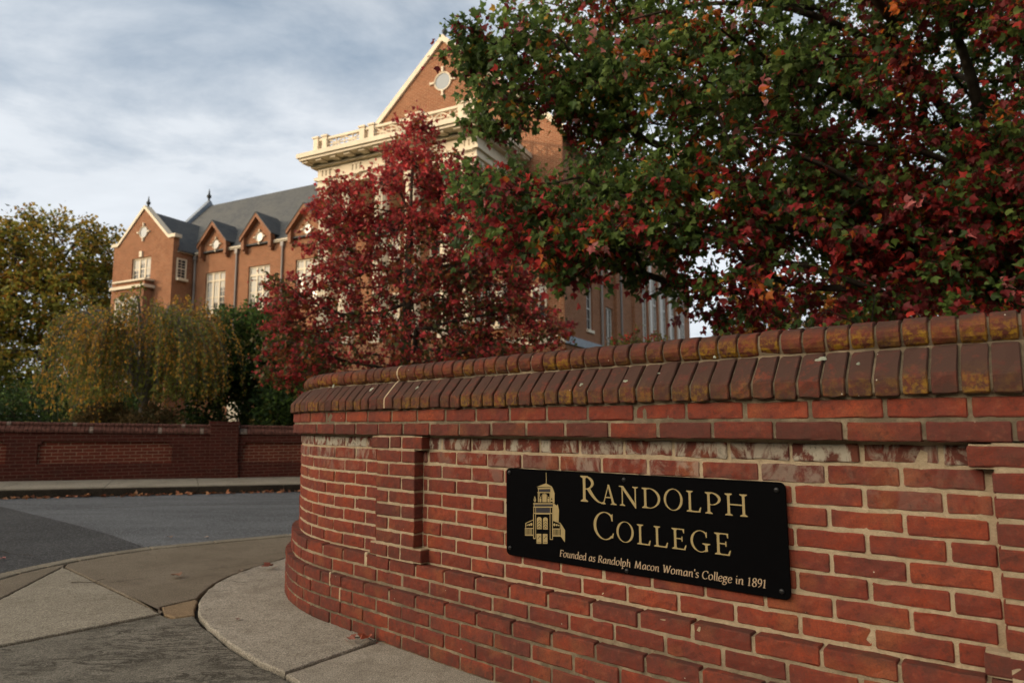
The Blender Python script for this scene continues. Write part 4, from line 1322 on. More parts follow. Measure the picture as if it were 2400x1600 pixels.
# coping: one sloped and one bullnose header after another
x = X0
g = np.random.default_rng(5)
while x < X1:
    w = .0725
    a, b = fz(x), fz(x + w)
    sl = [(-.02, .925), (-.035, .93), (-.035, .975), (.05, 1.045), (.06, 1.05), (.09, 1.05), (.22, 1.05), (.30, 1.05), (.375, .975), (.375, .93), (.36, .925)]
    rl = [(.06, 1.05)] + [(.10 + .05 * math.cos(t), 1.085 + .042 * math.sin(t)) for t in np.radians([200, 180, 150, 120, 90])] + [(.24 + .05 * math.cos(t), 1.085 + .042 * math.sin(t)) for t in np.radians([90, 60, 30, 0, -20])] + [(.28, 1.05)]
    e = g.normal(0, .003)
    mi = 1 if g.random() < .10 else 0
    mi2 = 1 if g.random() < .06 else 0
    for prof, m_ in ((sl, mi), (rl, mi2)):
        n = len(prof)
        A = [(x + .004, p[0] + e, a + p[1]) for p in prof]; B = [(x + w - .004, p[0] + e, b + p[1]) for p in prof]
        cop.poly(A, m_); cop.poly(B[::-1], m_)
        for k in range(n): cop.poly([A[k], B[k], B[(k + 1) % n], A[(k + 1) % n]], m_)
    x += w
cop.build('coping', [plain('sooty_coping', (0.105, 0.045, 0.034), 0.9, 0.45, 14.0, 0.15, 0.5), plain('bloomed_coping', (0.20, 0.15, 0.12), 0.9, 0.4, 25.0, 0.15, 0.5)], far_wall, fix=False)
for p in piers:
    mb = MB(); w = .56
    wall_piece(mb, p, p + w, -.085, WT + .05, -.3, 1.12)
    wall_piece(mb, p - .02, p + w + .02, -.105, WT + .07, 1.12, 1.20)
    wall_piece(mb, p - .02, p + w + .02, -.11, -.086, -.3, .30)
    mb.build('pier', M['far_dark'], far_wall)

# ------------------------------------------------------------------ the college building
# local frame: x along the front (to the right), y into the building, z up
B_O = (-24.008, 50.0, 0.0)
bld = tag(empty('college_building', B_O, R(-26.25)), 'large sunlit red brick college hall with gables, slate roofs and a cream columned portico', 'building')


def part(name, mb, mats, parent=None):
    return mb.build(name, mats, parent or bld)


EAVE = 13.85


def holed(mb, u0, u1, z0, z1, holes, y, dep=.26, side='front'):
    """brick skin with window openings and their reveals; holes are (ua, ub, za, zb)"""
    us = sorted({u0, u1, *[h[0] for h in holes], *[h[1] for h in holes]}); zs = sorted({z0, z1, *[h[2] for h in holes], *[h[3] for h in holes]})
    P = (lambda u, d, z: (u, y + d, z)) if side == 'front' else (lambda u, d, z: (y - d, u, z))
    for a, b in zip(us[:-1], us[1:]):
        for c, d in zip(zs[:-1], zs[1:]):
            m_, n_ = (a + b) / 2, (c + d) / 2
            if any(h[0] < m_ < h[1] and h[2] < n_ < h[3] for h in holes): continue
            mb.poly([P(a, 0, c), P(b, 0, c), P(b, 0, d), P(a, 0, d)])
    for a, b, c, d in holes:
        mb.poly([P(a, 0, c), P(a, dep, c), P(a, dep, d), P(a, 0, d)]); mb.poly([P(b, 0, c), P(b, dep, c), P(b, dep, d), P(b, 0, d)])
        mb.poly([P(a, 0, c), P(a, dep, c), P(b, dep, c), P(b, 0, c)]); mb.poly([P(a, 0, d), P(a, dep, d), P(b, dep, d), P(b, 0, d)])


RV = .20                                     # how far the sashes stand back in their openings
front_holes = []
for xc in (2.40, 6.80, 11.25): front_holes += [(xc - 1.03, xc + 1.03, 9.05, 12.26), (xc - 1.03, xc + 1.03, 4.2, 7.2)]
gable_holes = [(-4.48, -2.30, 11.92, 13.58), (-4.9, -2.2, 4.4, 6.6)]
side_holes = [(3.55, 4.65, 6.6, 9.3), (7.2, 8.65, 4.6, 8.55)] + [(y, y + 1.1, 11.0, 13.6) for y in (3.6, 7.2)] + [(y, y + 1.5, 6.5, 13.2) for y in (16.0, 19.2, 22.4, 25.6)]
# walls
mb = MB(); holed(mb, .1, 14.0, -.5, EAVE, front_holes, 0.0); mb.box(0.12, 13.99, 0.30, 11.0, -.5, EAVE - .01); part('wall', mb, M['bld'], None)
mb = MB(); mb.prism([(.10, 14.75), (-.35, 14.75), (-3.3, 17.35), (-6.25, 14.75), (-6.72, 14.75), (-6.72, 14.0), (.10, 14.0)], 'y', -1.87, -1.40)
holed(mb, -6.72, .10, -.5, 14.0, gable_holes, -1.87); mb.poly([(.10, -1.87, -.5), (.10, -1.40, -.5), (.10, -1.40, 14.0), (.10, -1.87, 14.0)]); mb.poly([(-6.72, -1.87, -.5), (-6.72, -1.40, -.5), (-6.72, -1.40, 14.0), (-6.72, -1.87, 14.0)])
part('gable_wall', mb, M['bld'])
mb = MB(); mb.box(-6.70, .08, -1.57, 11.0, -.5, EAVE - .02); part('wing_wall', mb, M['bld'])
mb = MB(); mb.prism([(14.0, -.5), (30.0, -.5), (30.0, 17.55), (22.0, 25.15), (14.0, 17.55)], 'y', 0.01, .5); part('gable_wall', mb, M['bld'])
mb = MB(); mb.box(14.02, 29.69, .51, 29.0, -.5, 17.3); holed(mb, .5, 29.0, -.5, 17.3, side_holes, 29.995, side='right'); part('block_wall', mb, M['bld'])
mb = MB(); mb.box(28.6, 29.6, 29.0, 35.5, -.5, 15.5); mb.box(14.02, 28.6, 29.0, 35.5, -.5, 15.5); part('rear_wall', mb, M['bld'])
# roofs
mb = MB()
mb.poly([(-5.3, -.25, EAVE - .1), (14.1, -.25, EAVE - .1), (14.1, 5.5, 20.05), (-5.3, 5.5, 20.05)])
mb.poly([(-5.3, 11.2, EAVE - .1), (-5.3, 5.5, 20.05), (14.1, 5.5, 20.05), (14.1, 11.2, EAVE - .1)])
mb.poly([(-5.3, -.25, EAVE - .1), (-5.3, 5.5, 20.05), (-5.3, 11.2, EAVE - .1)])
mb.poly([(-5.3, -.25, EAVE - .1), (-5.3, 11.2, EAVE - .1), (14.1, 11.2, EAVE - .1), (14.1, -.25, EAVE - .1)])
part('roof', mb, M['slate'])
mb = MB(); mb.prism([(-6.95, EAVE - .12), (.32, EAVE - .12), (.32, EAVE), (-3.3, 17.28), (-6.95, EAVE)], 'y', -1.49, 4.2); part('roof', mb, M['slate'])
mb = MB(); mb.prism([(13.6, 17.1), (30.4, 17.1), (30.4, 17.32), (22.0, 25.2), (13.6, 17.32)], 'y', .51, 29.2); part('roof', mb, M['slate'])
# end parapet of the main roof with its lead-capped top, and the finials
mb = MB()
mb.poly([(-5.75, .0, 14.2), (-5.75, 5.5, 20.55), (-5.75, 11, 14.2)]); mb.poly([(-5.29, .0, 14.2), (-5.29, 11, 14.2), (-5.29, 5.5, 20.55)])
mb.poly([(-5.75, 0, 14.2), (-5.29, 0, 14.2), (-5.29, 5.5, 20.55), (-5.75, 5.5, 20.55)]); mb.poly([(-5.75, 11, 14.2), (-5.75, 5.5, 20.55), (-5.29, 5.5, 20.55), (-5.29, 11, 14.2)])
part('parapet', mb, M['lead'])
for x, y, z, k in ((-5.5, 5.5, 20.4, 1.25), (-3.3, -1.65, 17.45, 1.0), (22.0, .2, 25.35, 1.2)):
    mb = MB(); mb.lathe([(.07 * k, 0), (.07 * k, .25 * k), (.15 * k, .36 * k), (.16 * k, .46 * k), (.07 * k, .58 * k), (.045 * k, .8 * k), (.0, 1.0 * k)], 8, (x, y, z)); part('finial', mb, M['blackened'])


def rake(name, pts, y0, y1, th, mat, lip=0.0, parent=None):
    """raking coping over a gable: pts along the top edge in (x, z), thickness th downwards"""
    mb = MB()
    up = [(p[0], p[1]) for p in pts]
    for (xa, za), (xb, zb) in zip(up[:-1], up[1:]):
        mb.prism([(xa, za), (xb, zb), (xb, zb - th), (xa, za - th)], 'y', y0, y1)
    return part(name, mb, mat, parent)


rake('gable_coping', [(-6.95, 14.98), (-6.20, 14.98), (-3.3, 17.62), (-.40, 14.98), (.36, 14.98)], -1.98, -1.40, .26, M['cream'])
rake('gable_coping', [(13.3, 17.35), (22.0, 25.52), (30.7, 17.35)], -.14, .55, .44, M['cream'])
# gutters, downpipes, water table
for a, b in ((.30, 1.0), (3.80, 5.40), (8.20, 9.85), (12.65, 14.0)):
    mb = MB(); mb.box(a, b, -.20, -.003, EAVE - .16, EAVE + .04); part('gutter', mb, M['cream'])
mb = MB(); mb.box(.103, .24, -1.49, -.21, EAVE - .16, EAVE + .02); part('gutter', mb, M['cream'])
mb = MB(); mb.box(30.0, 30.42, .56, 29.0, 17.05, 17.28); part('gutter', mb, M['lead'])
for x, y in ((.27, -.10), (4.62, -.10), (9.05, -.10)):
    mb = MB(); mb.tube((x, y, -.3), (x, y, EAVE - .15), .075, .075, 8); mb.box(x - .13, x + .13, y - .1, y + .1, EAVE - .5, EAVE - .17); part('downpipe', mb, M['pipe'])
for y in (6.15, 10.3):
    mb = MB(); mb.tube((30.10, y, 0), (30.10, y, 17.0), .085, .085, 8); mb.box(29.99, 30.24, y - .13, y + .13, 16.6, 17.04); part('downpipe', mb, M['pipe'])
mb = MB(); mb.box(14.0, 30.12, -.14, .008, 5.42, 5.86); part('water_table', mb, M['stone'])
mb = MB(); mb.box(30.002, 30.14, -.14, 6.0, 5.40, 5.86); part('water_table', mb, M['lead'])
mb = MB(); mb.box(29.985, 30.22, 8.9, 9.6, -.5, 17.0); mb.box(29.985, 30.22, 13.2, 14.0, -.5, 17.0); part('buttress', mb, M['bld'])


def window(x0, x1, z0, z1, y, cols, rows, transom=None, side='front', sill=True, blind=0.0, frame='cream', dep=.16):
    """sash window: frame with mullions, panes as sub-part, sill; side 'front' faces -y, 'right' faces +x (x0,x1 are then along y)"""
    def P(u, d, z):            # u along, d outwards
        return (u, y - d, z) if side == 'front' else (y + d, u, z)

    def bx(mb, u0, u1, d0, d1, z0_, z1_, m=0):
        p = [P(u, d, z) for z in (z0_, z1_) for d in (d0, d1) for u in (u0, u1)]
        for q in ((0, 2, 3, 1), (4, 5, 7, 6), (0, 1, 5, 4), (2, 6, 7, 3), (0, 4, 6, 2), (1, 3, 7, 5)): mb.poly([p[k] for k in q], m)
    mb = MB()
    t = .10
    bx(mb, x0, x1, .004, .085, z0, z0 + t); bx(mb, x0, x1, .004, .085, z1 - t, z1)
    bx(mb, x0, x0 + t, .004, .08, z0 + t, z1 - t); bx(mb, x1 - t, x1, .004, .08, z0 + t, z1 - t)
    w = (x1 - x0 - 2 * t) / cols
    for i in range(1, cols):
        u = x0 + t + w * i; bx(mb, u - .08, u + .08, .004, .082, z0 + t, z1 - t)
    zt = z1 - t if transom is None else transom
    if transom is not None: bx(mb, x0 + t, x1 - t, .004, .084, transom - .07, transom + .07)
    for i in range(cols):
        a = x0 + t + w * i + (.08 if i else 0); b = x0 + t + w * (i + 1) - (.08 if i < cols - 1 else 0)
        mid = (z0 + t + zt) / 2
        bx(mb, a, b, .004, .06, mid - .04, mid + .04)
        for r in range(1, rows):
            for lo, hi in ((z0 + t, mid), (mid, zt)):
                z = lo + (hi - lo) * r / rows; bx(mb, a, b, .004, .035, z - .014, z + .014)
        um = (a + b) / 2; bx(mb, um - .014, um + .014, .004, .036, z0 + t, zt)
        if transom is not None:
            bx(mb, um - .014, um + .014, .004, .036, transom + .07, z1 - t)
    f = part('window', mb, M[frame])
    g_ = MB(); bx(g_, x0 + .02, x1 - .02, .003, .018, z0 + .02, z1 - .02); part('pane', g_, M['glass'], f)
    if blind:
        for i in range(cols):
            a = x0 + t + w * i + .06; b = x0 + t + w * (i + 1) - .06
            q = MB(); bx(q, a, b, .018, .026, max(z0 + t, zt - (zt - z0) * blind * (.35, 1.45, 1.0)[(i + int(x0 * 3)) % 3]), zt); part('blind', q, M['blind'], f)
        if transom is not None:
            q = MB(); bx(q, x0 + .11, x1 - .11, .018, .026, transom + .02, z1 - .11); part('blind', q, M['blind'], f)
    if sill:
        q = MB(); bx(q, x0 - .02, x1 + .02, .086, .30, z0 - .16, z0 + .02); part('sill', q, M['cream'], f)
    return f


def round_window(x, z, y, r, parent=None):
    mb = MB(); n = 28
    for i in range(n):
        a, b = 2 * math.pi * i / n, 2 * math.pi * (i + 1) / n
        for r0, r1, d0, d1 in ((r, r * .86, .10, .06),):
            q = [(x + r0 * math.cos(a), y - .01, z + r0 * math.sin(a)), (x + r0 * math.cos(b), y - .01, z + r0 * math.sin(b)), (x + r0 * math.cos(b), y - d0, z + r0 * math.sin(b)), (x + r0 * math.cos(a), y - d0, z + r0 * math.sin(a))]
            mb.poly(q)
            q2 = [(x + r0 * math.cos(a), y - d0, z + r0 * math.sin(a)), (x + r0 * math.cos(b), y - d0, z + r0 * math.sin(b)), (x + r1 * math.cos(b), y - d1, z + r1 * math.sin(b)), (x + r1 * math.cos(a), y - d1, z + r1 * math.sin(a))]
            mb.poly(q2)
    for k in range(4):
        a = k * math.pi / 2
        c, s_ = math.cos(a), math.sin(a)
        w0, w1 = r * .10, r * .15
        pts = [(r * .97, -w0), (r * 1.40, -w0), (r * 1.40, -w1), (r * 1.52, -w1), (r * 1.52, w1), (r * 1.40, w1), (r * 1.40, w0), (r * .97, w0)]
        mb.prism([(x + u * c - v * s_, z + u * s_ + v * c) for u, v in pts], 'y', y - .13, y - .005)
    f = part('round_window', mb, M['cream'], parent)
    g_ = MB(); g_.poly([(x + r * .88 * math.cos(2 * math.pi * i / n), y - .03, z + r * .88 * math.sin(2 * math.pi * i / n)) for i in range(n)])
    part('pane', g_, M['oculus'], f)
    return f


# left gable: round light, triple window with keystone, bay
round_window(-3.28, 15.52, -1.87, .46)
window(-4.48, -2.30, 11.92, 13.58, -1.87 + RV, 3, 2, blind=.55)
mb = MB(); mb.box(-3.55, -3.25, -1.99, -1.875, 13.62, 14.05); part('keystone', mb, M['cream'])
mb = MB(); mb.box(-5.3, -1.9, -2.6, -1.875, 7.6, 11.05); mb.box(-5.25, -1.95, -2.5, -1.876, 11.29, 11.60); part('bay', mb, M['bld'])
mb = MB(); mb.box(-5.55, -1.65, -2.80, -1.876, 11.06, 11.28); part('bay_cornice', mb, M['cream'])
mb = MB(); mb.box(-5.45, -1.75, -2.68, -1.876, 11.61, 11.74); part('bay_cornice', mb, M['cream'])
window(-4.95, -2.30, 8.2, 10.45, -2.605, 3, 2, blind=.6)
window(-4.9, -2.2, 4.4, 6.6, -1.87 + RV, 3, 2, blind=.5)
# arched doorway low in the gable
mb = MB(); n = 12
pts_o = [(-3.15 + 1.05 * math.cos(math.pi * i / n), 2.35 + 1.05 * math.sin(math.pi * i / n)) for i in range(n + 1)]
pts_i = [(-3.15 + .78 * math.cos(math.pi * i / n), 2.35 + .78 * math.sin(math.pi * i / n)) for i in range(n + 1)]
for i in range(n): mb.prism([pts_o[i], pts_o[i + 1], pts_i[i + 1], pts_i[i]], 'y', -2.02, -1.874)
mb.box(-4.20, -3.93, -2.02, -1.874, .3, 2.35); mb.box(-2.37, -2.10, -2.02, -1.874, .3, 2.35)
dr = part('doorway', mb, M['bld'])
for a in (-4.75, -2.35):
    mb = MB(); mb.box(a, a + .8, -2.06, -1.874, 2.12, 2.42); part('impost', mb, M['white'], dr)
mb = MB(); mb.prism([(-3.92, .3), (-2.38, .3)] + [(-3.15 + .77 * math.cos(math.pi * i / n), 2.35 + .77 * math.sin(math.pi * i / n)) for i in range(n + 1)], 'y', -1.885, -1.872); part('opening', mb, M['smoke'], dr)
# small window in the return of the gable wing
window(-1.55, -.72, 11.72, 13.25, .10, 1, 3, side='right', blind=.0)
# wall dormers
for xc in (2.40, 6.80, 11.25):
    mb = MB(); mb.prism([(xc - 1.18, EAVE + .05), (xc + 1.18, EAVE + .05), (xc + 1.18, 14.45), (xc, 15.75), (xc - 1.18, 14.45)], 'y', -.14, -.001)
    d = part('dormer', mb, M['bld'])
    mb = MB(); mb.prism([(xc - 1.15, EAVE + .06), (xc + 1.15, EAVE + .06), (xc + 1.15, 14.42), (xc, 15.70), (xc - 1.15, 14.42)], 'y', 0.0, 1.62); part('roof', mb, M['slate'], d)
    mb = MB()
    for sg in (-1, 1):
        q = [(xc, 16.02), (xc + sg * 1.52, 14.32), (xc + sg * 1.52, 14.02), (xc, 15.68)]
        mb.prism(q, 'y', -.52, -.15)
        mb.prism([(xc + sg * 1.18, 13.42), (xc + sg * 1.42, 13.42), (xc + sg * 1.46, 14.12), (xc + sg * 1.18, 14.42)], 'y', -.42, -.002)
        mb.prism([(xc + sg * 1.16, 13.22), (xc + sg * 1.34, 13.22), (xc + sg * 1.38, 13.42), (xc + sg * 1.16, 13.42)], 'y', -.28, -.002)
    part('bargeboard', mb, M['rust_wood'], d)
    mb = MB()
    for sg in (-1, 1): mb.prism([(xc, 16.08), (xc + sg * 1.58, 14.34), (xc + sg * 1.58, 14.28), (xc, 16.0)], 'y', -.56, 1.6)
    part('roof_edge', mb, M['slate'], d)
    round_window(xc + .12, 14.28, -.14, .36, d)
    window(xc - 1.03, xc + 1.03, 9.05, 12.26, RV, 3, 3, transom=11.62, blind=.62)
    window(xc - 1.03, xc + 1.03, 4.2, 7.2, RV, 3, 3, transom=6.6, blind=.4)
# cream side door glimpsed behind the shrubs
mb = MB(); mb.box(4.9, 6.0, -.6, -.003, .2, 2.7); part('porch', mb, M['cream'])
# centre block: openings behind the portico and beside it
round_window(22.02, 22.40, .01, .62)
for xc in (18.2, 22.0, 25.8):
    window(xc - .8, xc + .8, 11.2, 13.6, .01, 2, 2, blind=.5)
    window(xc - .8, xc + .8, 6.6, 9.2, .01, 2, 2, blind=.5)
window(28.0, 28.95, 6.7, 8.8, .01, 1, 2, blind=.6)
# portico
PB = -5.0
mb = MB(); mb.box(16.6, 27.25, PB, -.003, 14.80, 15.96); por = part('portico', mb, M['cream'])
mb = MB(); mb.box(16.45, 27.4, PB - .15, -.003, 15.16, 15.32); mb.box(16.52, 27.33, PB - .08, -.003, 14.72, 14.80); part('architrave', mb, M['cream'], por)
for xc in (17.15, 19.35, 21.92, 24.5, 26.7):
    mb = MB()
    for k in (-.27, 0, .27): mb.box(xc + k - .09, xc + k + .09, PB - .06, PB - .001, 15.34, 15.70)
    mb.box(xc - .42, xc + .42, PB - .09, PB - .001, 15.70, 15.77); mb.box(xc - .42, xc + .42, PB - .20, PB - .151, 15.08, 15.14)
    part('triglyph', mb, M['cream'], por)
mb = MB(); mb.box(16.06, 28.0, PB - 1.0, -.002, 16.12, 16.26); mb.box(15.95, 28.12, PB - 1.12, -.002, 16.26, 16.52)
mb.box(16.3, 27.55, PB - .28, -.002, 15.90, 16.02)
part('cornice', mb, M['cream'], por)
k = 16.15
while k < 27.6:
    mb = MB(); mb.box(k, k + .42, PB - .85, PB - .282, 16.02, 16.118); k += 1.02
    part('modillion', mb, M['cream'], por)
for j in range(5):
    for xe in (16.12, 27.45):
        mb = MB(); mb.box(xe, xe + .5, PB + .1 + j * 1.0, PB + .5 + j * 1.0, 16.02, 16.118); part('modillion', mb, M['cream'], por)


def balustrade():
    y = PB - .12
    mb = MB()
    zb, zt = 16.525, 17.66
    posts = [16.62, 17.28, 20.0, 20.66, 23.2, 23.86, 26.45, 27.08]
    for x in posts:
        mb.box(x - .17, x + .17, y - .17, y + .17, zb, zt); mb.box(x - .23, x + .23, y - .23, y + .23, zt, zt + .10)
    mb.box(16.62, 27.08, y - .10, y + .10, zt - .17, zt - .03); mb.box(16.62, 27.08, y - .09, y + .09, zb + .30, zb + .40)
    bars = []
    for a, b in ((17.45, 19.83), (20.83, 23.03), (24.03, 26.28)):
        nsub = 2
        for q in range(nsub):
            u0 = a + (b - a) * q / nsub; u1 = a + (b - a) * (q + 1) / nsub; zc = (zb + .4 + zt - .17) / 2; uc = (u0 + u1) / 2
            zl, zh = zb + .4, zt - .17
            for p0, p1 in (((u0, zl), (u1, zh)), ((u0, zh), (u1, zl)), ((uc, zl), (uc, zh)), ((u0, zc), (u1, zc))):
                mb.tube((p0[0], y, p0[1]), (p1[0], y, p1[1]), .045, .045, 6)
            mb.tube((u1, y, zl), (u1, y, zh), .04, .04, 6)
    # returns to the building
    for x in (16.62, 27.08):
        mb.box(x - .09, x + .09, y + .17, -.05, zt - .17, zt - .03); mb.box(x - .08, x + .08, y + .17, -.05, zb + .02, zb + .10)
        for j in range(4):
            yy = y + .6 + j * 1.1; mb.box(x - .05, x + .05, yy - .05, yy + .05, zb + .1, zt - .17)
            mb.tube((x, yy, zb + .1), (x, yy + 1.0, zt - .17), .045, .045, 6); mb.tube((x, yy, zt - .17), (x, yy + 1.0, zb + .1), .045, .045, 6)
    part('balustrade', mb, M['cream'], por)


balustrade()
for i, xc in enumerate((17.15, 18.55, 20.9, 23.0, 25.3, 26.7)):
    mb = MB()
    if i in (0, 5):
        mb.box(xc - .42, xc + .42, PB + .05, PB + .9, 5.9, 14.3)
        for kk in range(5): mb.box(xc - .36 + kk * .165, xc - .30 + kk * .165, PB + .01, PB + .049, 6.6, 14.2)
        mb.box(xc - .50, xc + .50, PB - .02, PB + .95, 14.3, 14.72); mb.box(xc - .52, xc + .52, PB - .02, PB + .97, 5.4, 5.9)
    else:
        n = 36; prof = [(.47, 5.9), (.46, 9), (.40, 14.2)]
        base = len(mb.v)
        for r, z in prof:
            for q in range(n):
                a = 2 * math.pi * q / n; rr = r * (1 if q % 2 else .92)
                mb.v.append((xc + rr * math.cos(a), PB + .5 + rr * math.sin(a), z))
        for l in range(2):
            for q in range(n):
                j = (q + 1) % n
                mb.f.append((base + l * n + q, base + l * n + j, base + (l + 1) * n + j, base + (l + 1) * n + q)); mb.m.append(0)
        mb.lathe([(.42, 14.2), (.50, 14.35), (.54, 14.5), (.54, 14.72)], 24, (xc, PB + .5, 0)); mb.lathe([(.58, 5.4), (.58, 5.75), (.5, 5.9)], 24, (xc, PB + .5, 0))
    part('column', mb, M['cream'], por)
mb = MB(); mb.box(16.3, 27.5, PB - .2, -.15, -.5, 5.40); part('portico_base', mb, M['bld'], por)
# right-hand side, in shade
window(3.55, 4.65, 6.6, 9.3, 30.0 - RV, 1, 2, side='right', frame='white', blind=.0)
window(7.2, 8.65, 4.6, 8.55, 30.0 - RV, 2, 2, side='right', frame='white')
for y in (3.6, 7.2): window(y, y + 1.1, 11.0, 13.6, 30.0 - RV, 1, 2, side='right', frame='white')
for y in (16.0, 19.2, 22.4, 25.6, 31.0): window(y, y + 1.5, 6.5, 13.2, 30.0 - RV if y < 29 else 29.6, 2, 4, side='right', frame='white', transom=10.6)
for y in (17.9, 21.2, 24.4, 27.8):
    mb = MB(); mb.box(29.985, 30.12, y, y + .7, 4.6, 14.2); part('pilaster_strip', mb, M['white'])

# small grey gabled house far off on the right
hs = tag(empty('house', (19.6, 62.0, 0.0), R(-62)), 'small grey house with pale gabled roof far behind the brick hall', 'house')
mb = MB(); mb.prism([(-5, -2), (5, -2), (5, 5.9), (0, 9.5), (-5, 5.9)], 'y', 0, 9); mb.build('wall', M['house'], hs)
mb = MB()
for sg in (-1, 1): mb.prism([(0, 9.8), (sg * 5.6, 5.8), (sg * 5.6, 5.5), (0, 9.5)], 'y', -.5, 9.5)
mb.build('roof', M['house'], hs)
for x in (-2.5, 2.5):
    mb = MB(); mb.box(x - .6, x + .6, -.06, -.003, 4.4, 6.2); w_ = mb.build('window', M['white'], hs)
    mb = MB(); mb.box(x - .45, x + .45, -.08, -.062, 4.55, 6.05); mb.build('pane', M['glass'], w_)

# ------------------------------------------------------------------ trees and shrubs
LEAF = {
    'maple': (np.array([(0, 0, 0), (.30, .05, .06), (.56, .44, .10), (.26, .50, .05), (0, 1, -.08), (-.26, .50, .05), (-.56, .44, .10), (-.30, .05, .06)]), [(0, 1, 2, 3, 4), (0, 4, 5, 6, 7)]),
    'oval': (np.array([(0, 0, 0), (.27, .30, .06), (.22, .72, .05), (0, 1, -.05), (-.22, .72, .05), (-.27, .30, .06)]), [(0, 1, 2, 3), (0, 3, 4, 5)]),
    'blade': (np.array([(0, 0, 0), (.34, .45, .08), (0, 1, -.06), (-.34, .45, .08)]), [(0, 1, 2), (0, 2, 3)]),
}


def unit(v): return v / np.maximum(np.linalg.norm(v, axis=-1, keepdims=True), 1e-9)


def leaf_cloud(name, P, A, Nn, S, col, shape, mat, parent):
    """P base points, A axis, Nn rough normal, S length, col (n,3)"""
    base, faces = LEAF[shape]
    A = unit(A); side = unit(np.cross(A, Nn)); Nn = np.cross(side, A)
    n, m = len(P), len(base)
    V = P[:, None, :] + S[:, None, None] * (base[None, :, 0, None] * side[:, None, :] + base[None, :, 1, None] * A[:, None, :] + base[None, :, 2, None] * Nn[:, None, :])
    V = V.reshape(-1, 3)
    off = (np.arange(n) * m)[:, None]
    idx = np.concatenate([off + np.array(f)[None, :] for f in faces], 1).ravel()
    sizes = np.tile([len(f) for f in faces], n)
    c = np.concatenate([col, np.ones((n, 1))], 1)
    return fast_mesh(name, V, sizes, idx, mat, parent, {'leaf': np.repeat(c, m, 0)})


class Wood:
    """tapered limbs gathered in one mesh"""

    def __init__(s, sides=6): s.V = []; s.idx = []; s.sizes = []; s.n = 0; s.k = sides

    def limb(s, pts, r0, r1, k=None):
        k = k or s.k
        P = np.array(pts, float); m = len(P)
        T = unit(np.gradient(P, axis=0))
        ref = np.array([0.31, 0.17, 0.93]); u = unit(np.cross(T, ref)); w = np.cross(T, u)
        rr = np.linspace(r0, r1, m) if np.isscalar(r0) else r0
        a = np.arange(k) * 2 * np.pi / k
        ring = P[:, None, :] + rr[:, None, None] * (np.cos(a)[None, :, None] * u[:, None, :] + np.sin(a)[None, :, None] * w[:, None, :])
        s.V.append(ring.reshape(-1, 3))
        b = s.n
        i, j = np.meshgrid(np.arange(m - 1), np.arange(k), indexing='ij'); j2 = (j + 1) % k
        q = np.stack([b + i * k + j, b + i * k + j2, b + (i + 1) * k + j2, b + (i + 1) * k + j], -1).reshape(-1, 4)
        s.idx.append(q.ravel()); s.sizes.append(np.full(len(q), 4)); s.n += m * k

    def build(s, name, mat, parent):
        return fast_mesh(name, np.concatenate(s.V), np.concatenate(s.sizes), np.concatenate(s.idx), mat, parent, smooth=True)


def field(p, seed, freq):
    """cheap smooth random field in [-1, 1]"""
    g = np.random.default_rng(seed)
    out = np.zeros(len(p))
    for k in range(5):
        d = g.normal(size=3); d /= np.linalg.norm(d)
        out += np.sin((p @ d) * freq * g.uniform(.6, 1.6) + g.uniform(0, 6.28))
    return out / 5 * 1.6


def palette(P, groups, seed, freq, cluster_id=None):
    """groups: list of (weight function(P, f1, f2) -> weight, [colours]); returns a colour per leaf"""
    g = np.random.default_rng(seed)
    f1 = field(P, seed + 1, freq); f2 = field(P, seed + 2, freq * 2.3)
    W = np.stack([np.maximum(0.0, w(P, f1, f2) + 0 * f1) for w, _ in groups], 1) + 1e-6
    W = W / W.sum(1, keepdims=True)
    u = g.random(len(P))
    if cluster_id is not None:                    # most leaves of a spray have turned together
        uc = g.random(int(cluster_id.max()) + 1)
        u = np.where(g.random(len(P)) < .58, uc[cluster_id], u)
    pick = (u[:, None] > np.cumsum(W, 1)).sum(1).clip(0, len(groups) - 1)
    col = np.zeros((len(P), 3))
    for i, (_, cs) in enumerate(groups):
        m = pick == i; cs = np.array(cs)
        a = g.integers(0, len(cs), m.sum()); b = g.integers(0, len(cs), m.sum()); t = g.random((m.sum(), 1))
        col[m] = cs[a] * t + cs[b] * (1 - t)
    return np.clip(col * g.uniform(.70, 1.30, (len(P), 1)), 0, 1)


def skeleton(root_pts, centres, bias=0.25, sag=0.0, g=None):
    """nodes grown from the trunk polyline to each cluster centre; returns nodes, parents, tips"""
    nodes = [np.array(p, float) for p in root_pts]; par = [-1] + list(range(len(root_pts) - 1))
    dist = [0.0]
    for i in range(1, len(nodes)): dist.append(dist[-1] + np.linalg.norm(nodes[i] - nodes[i - 1]))
    top = np.array(root_pts[-1])
    order = np.argsort(np.linalg.norm(centres - top, axis=1))
    tips = []
    for c in centres[order]:
        A = np.array(nodes); d = np.linalg.norm(A - c, axis=1) + bias * np.array(dist)
        d[0] += 5
        i = int(np.argmin(d)); p = nodes[i]; L = np.linalg.norm(c - p)
        k = max(1, min(5, int(L / .45)))
        perp = g.normal(0, .09 * L, 3)
        prev = i
        for q in range(1, k + 1):
            t = q / k
            pt = p + (c - p) * t + perp * math.sin(math.pi * t) + np.array([0, 0, -sag * L * math.sin(math.pi * t)])
            if q == k: pt = c
            nodes.append(pt); par.append(prev); dist.append(dist[prev] + np.linalg.norm(pt - nodes[prev])); prev = len(nodes) - 1
        tips.append(prev)
    return np.array(nodes), par, tips, order


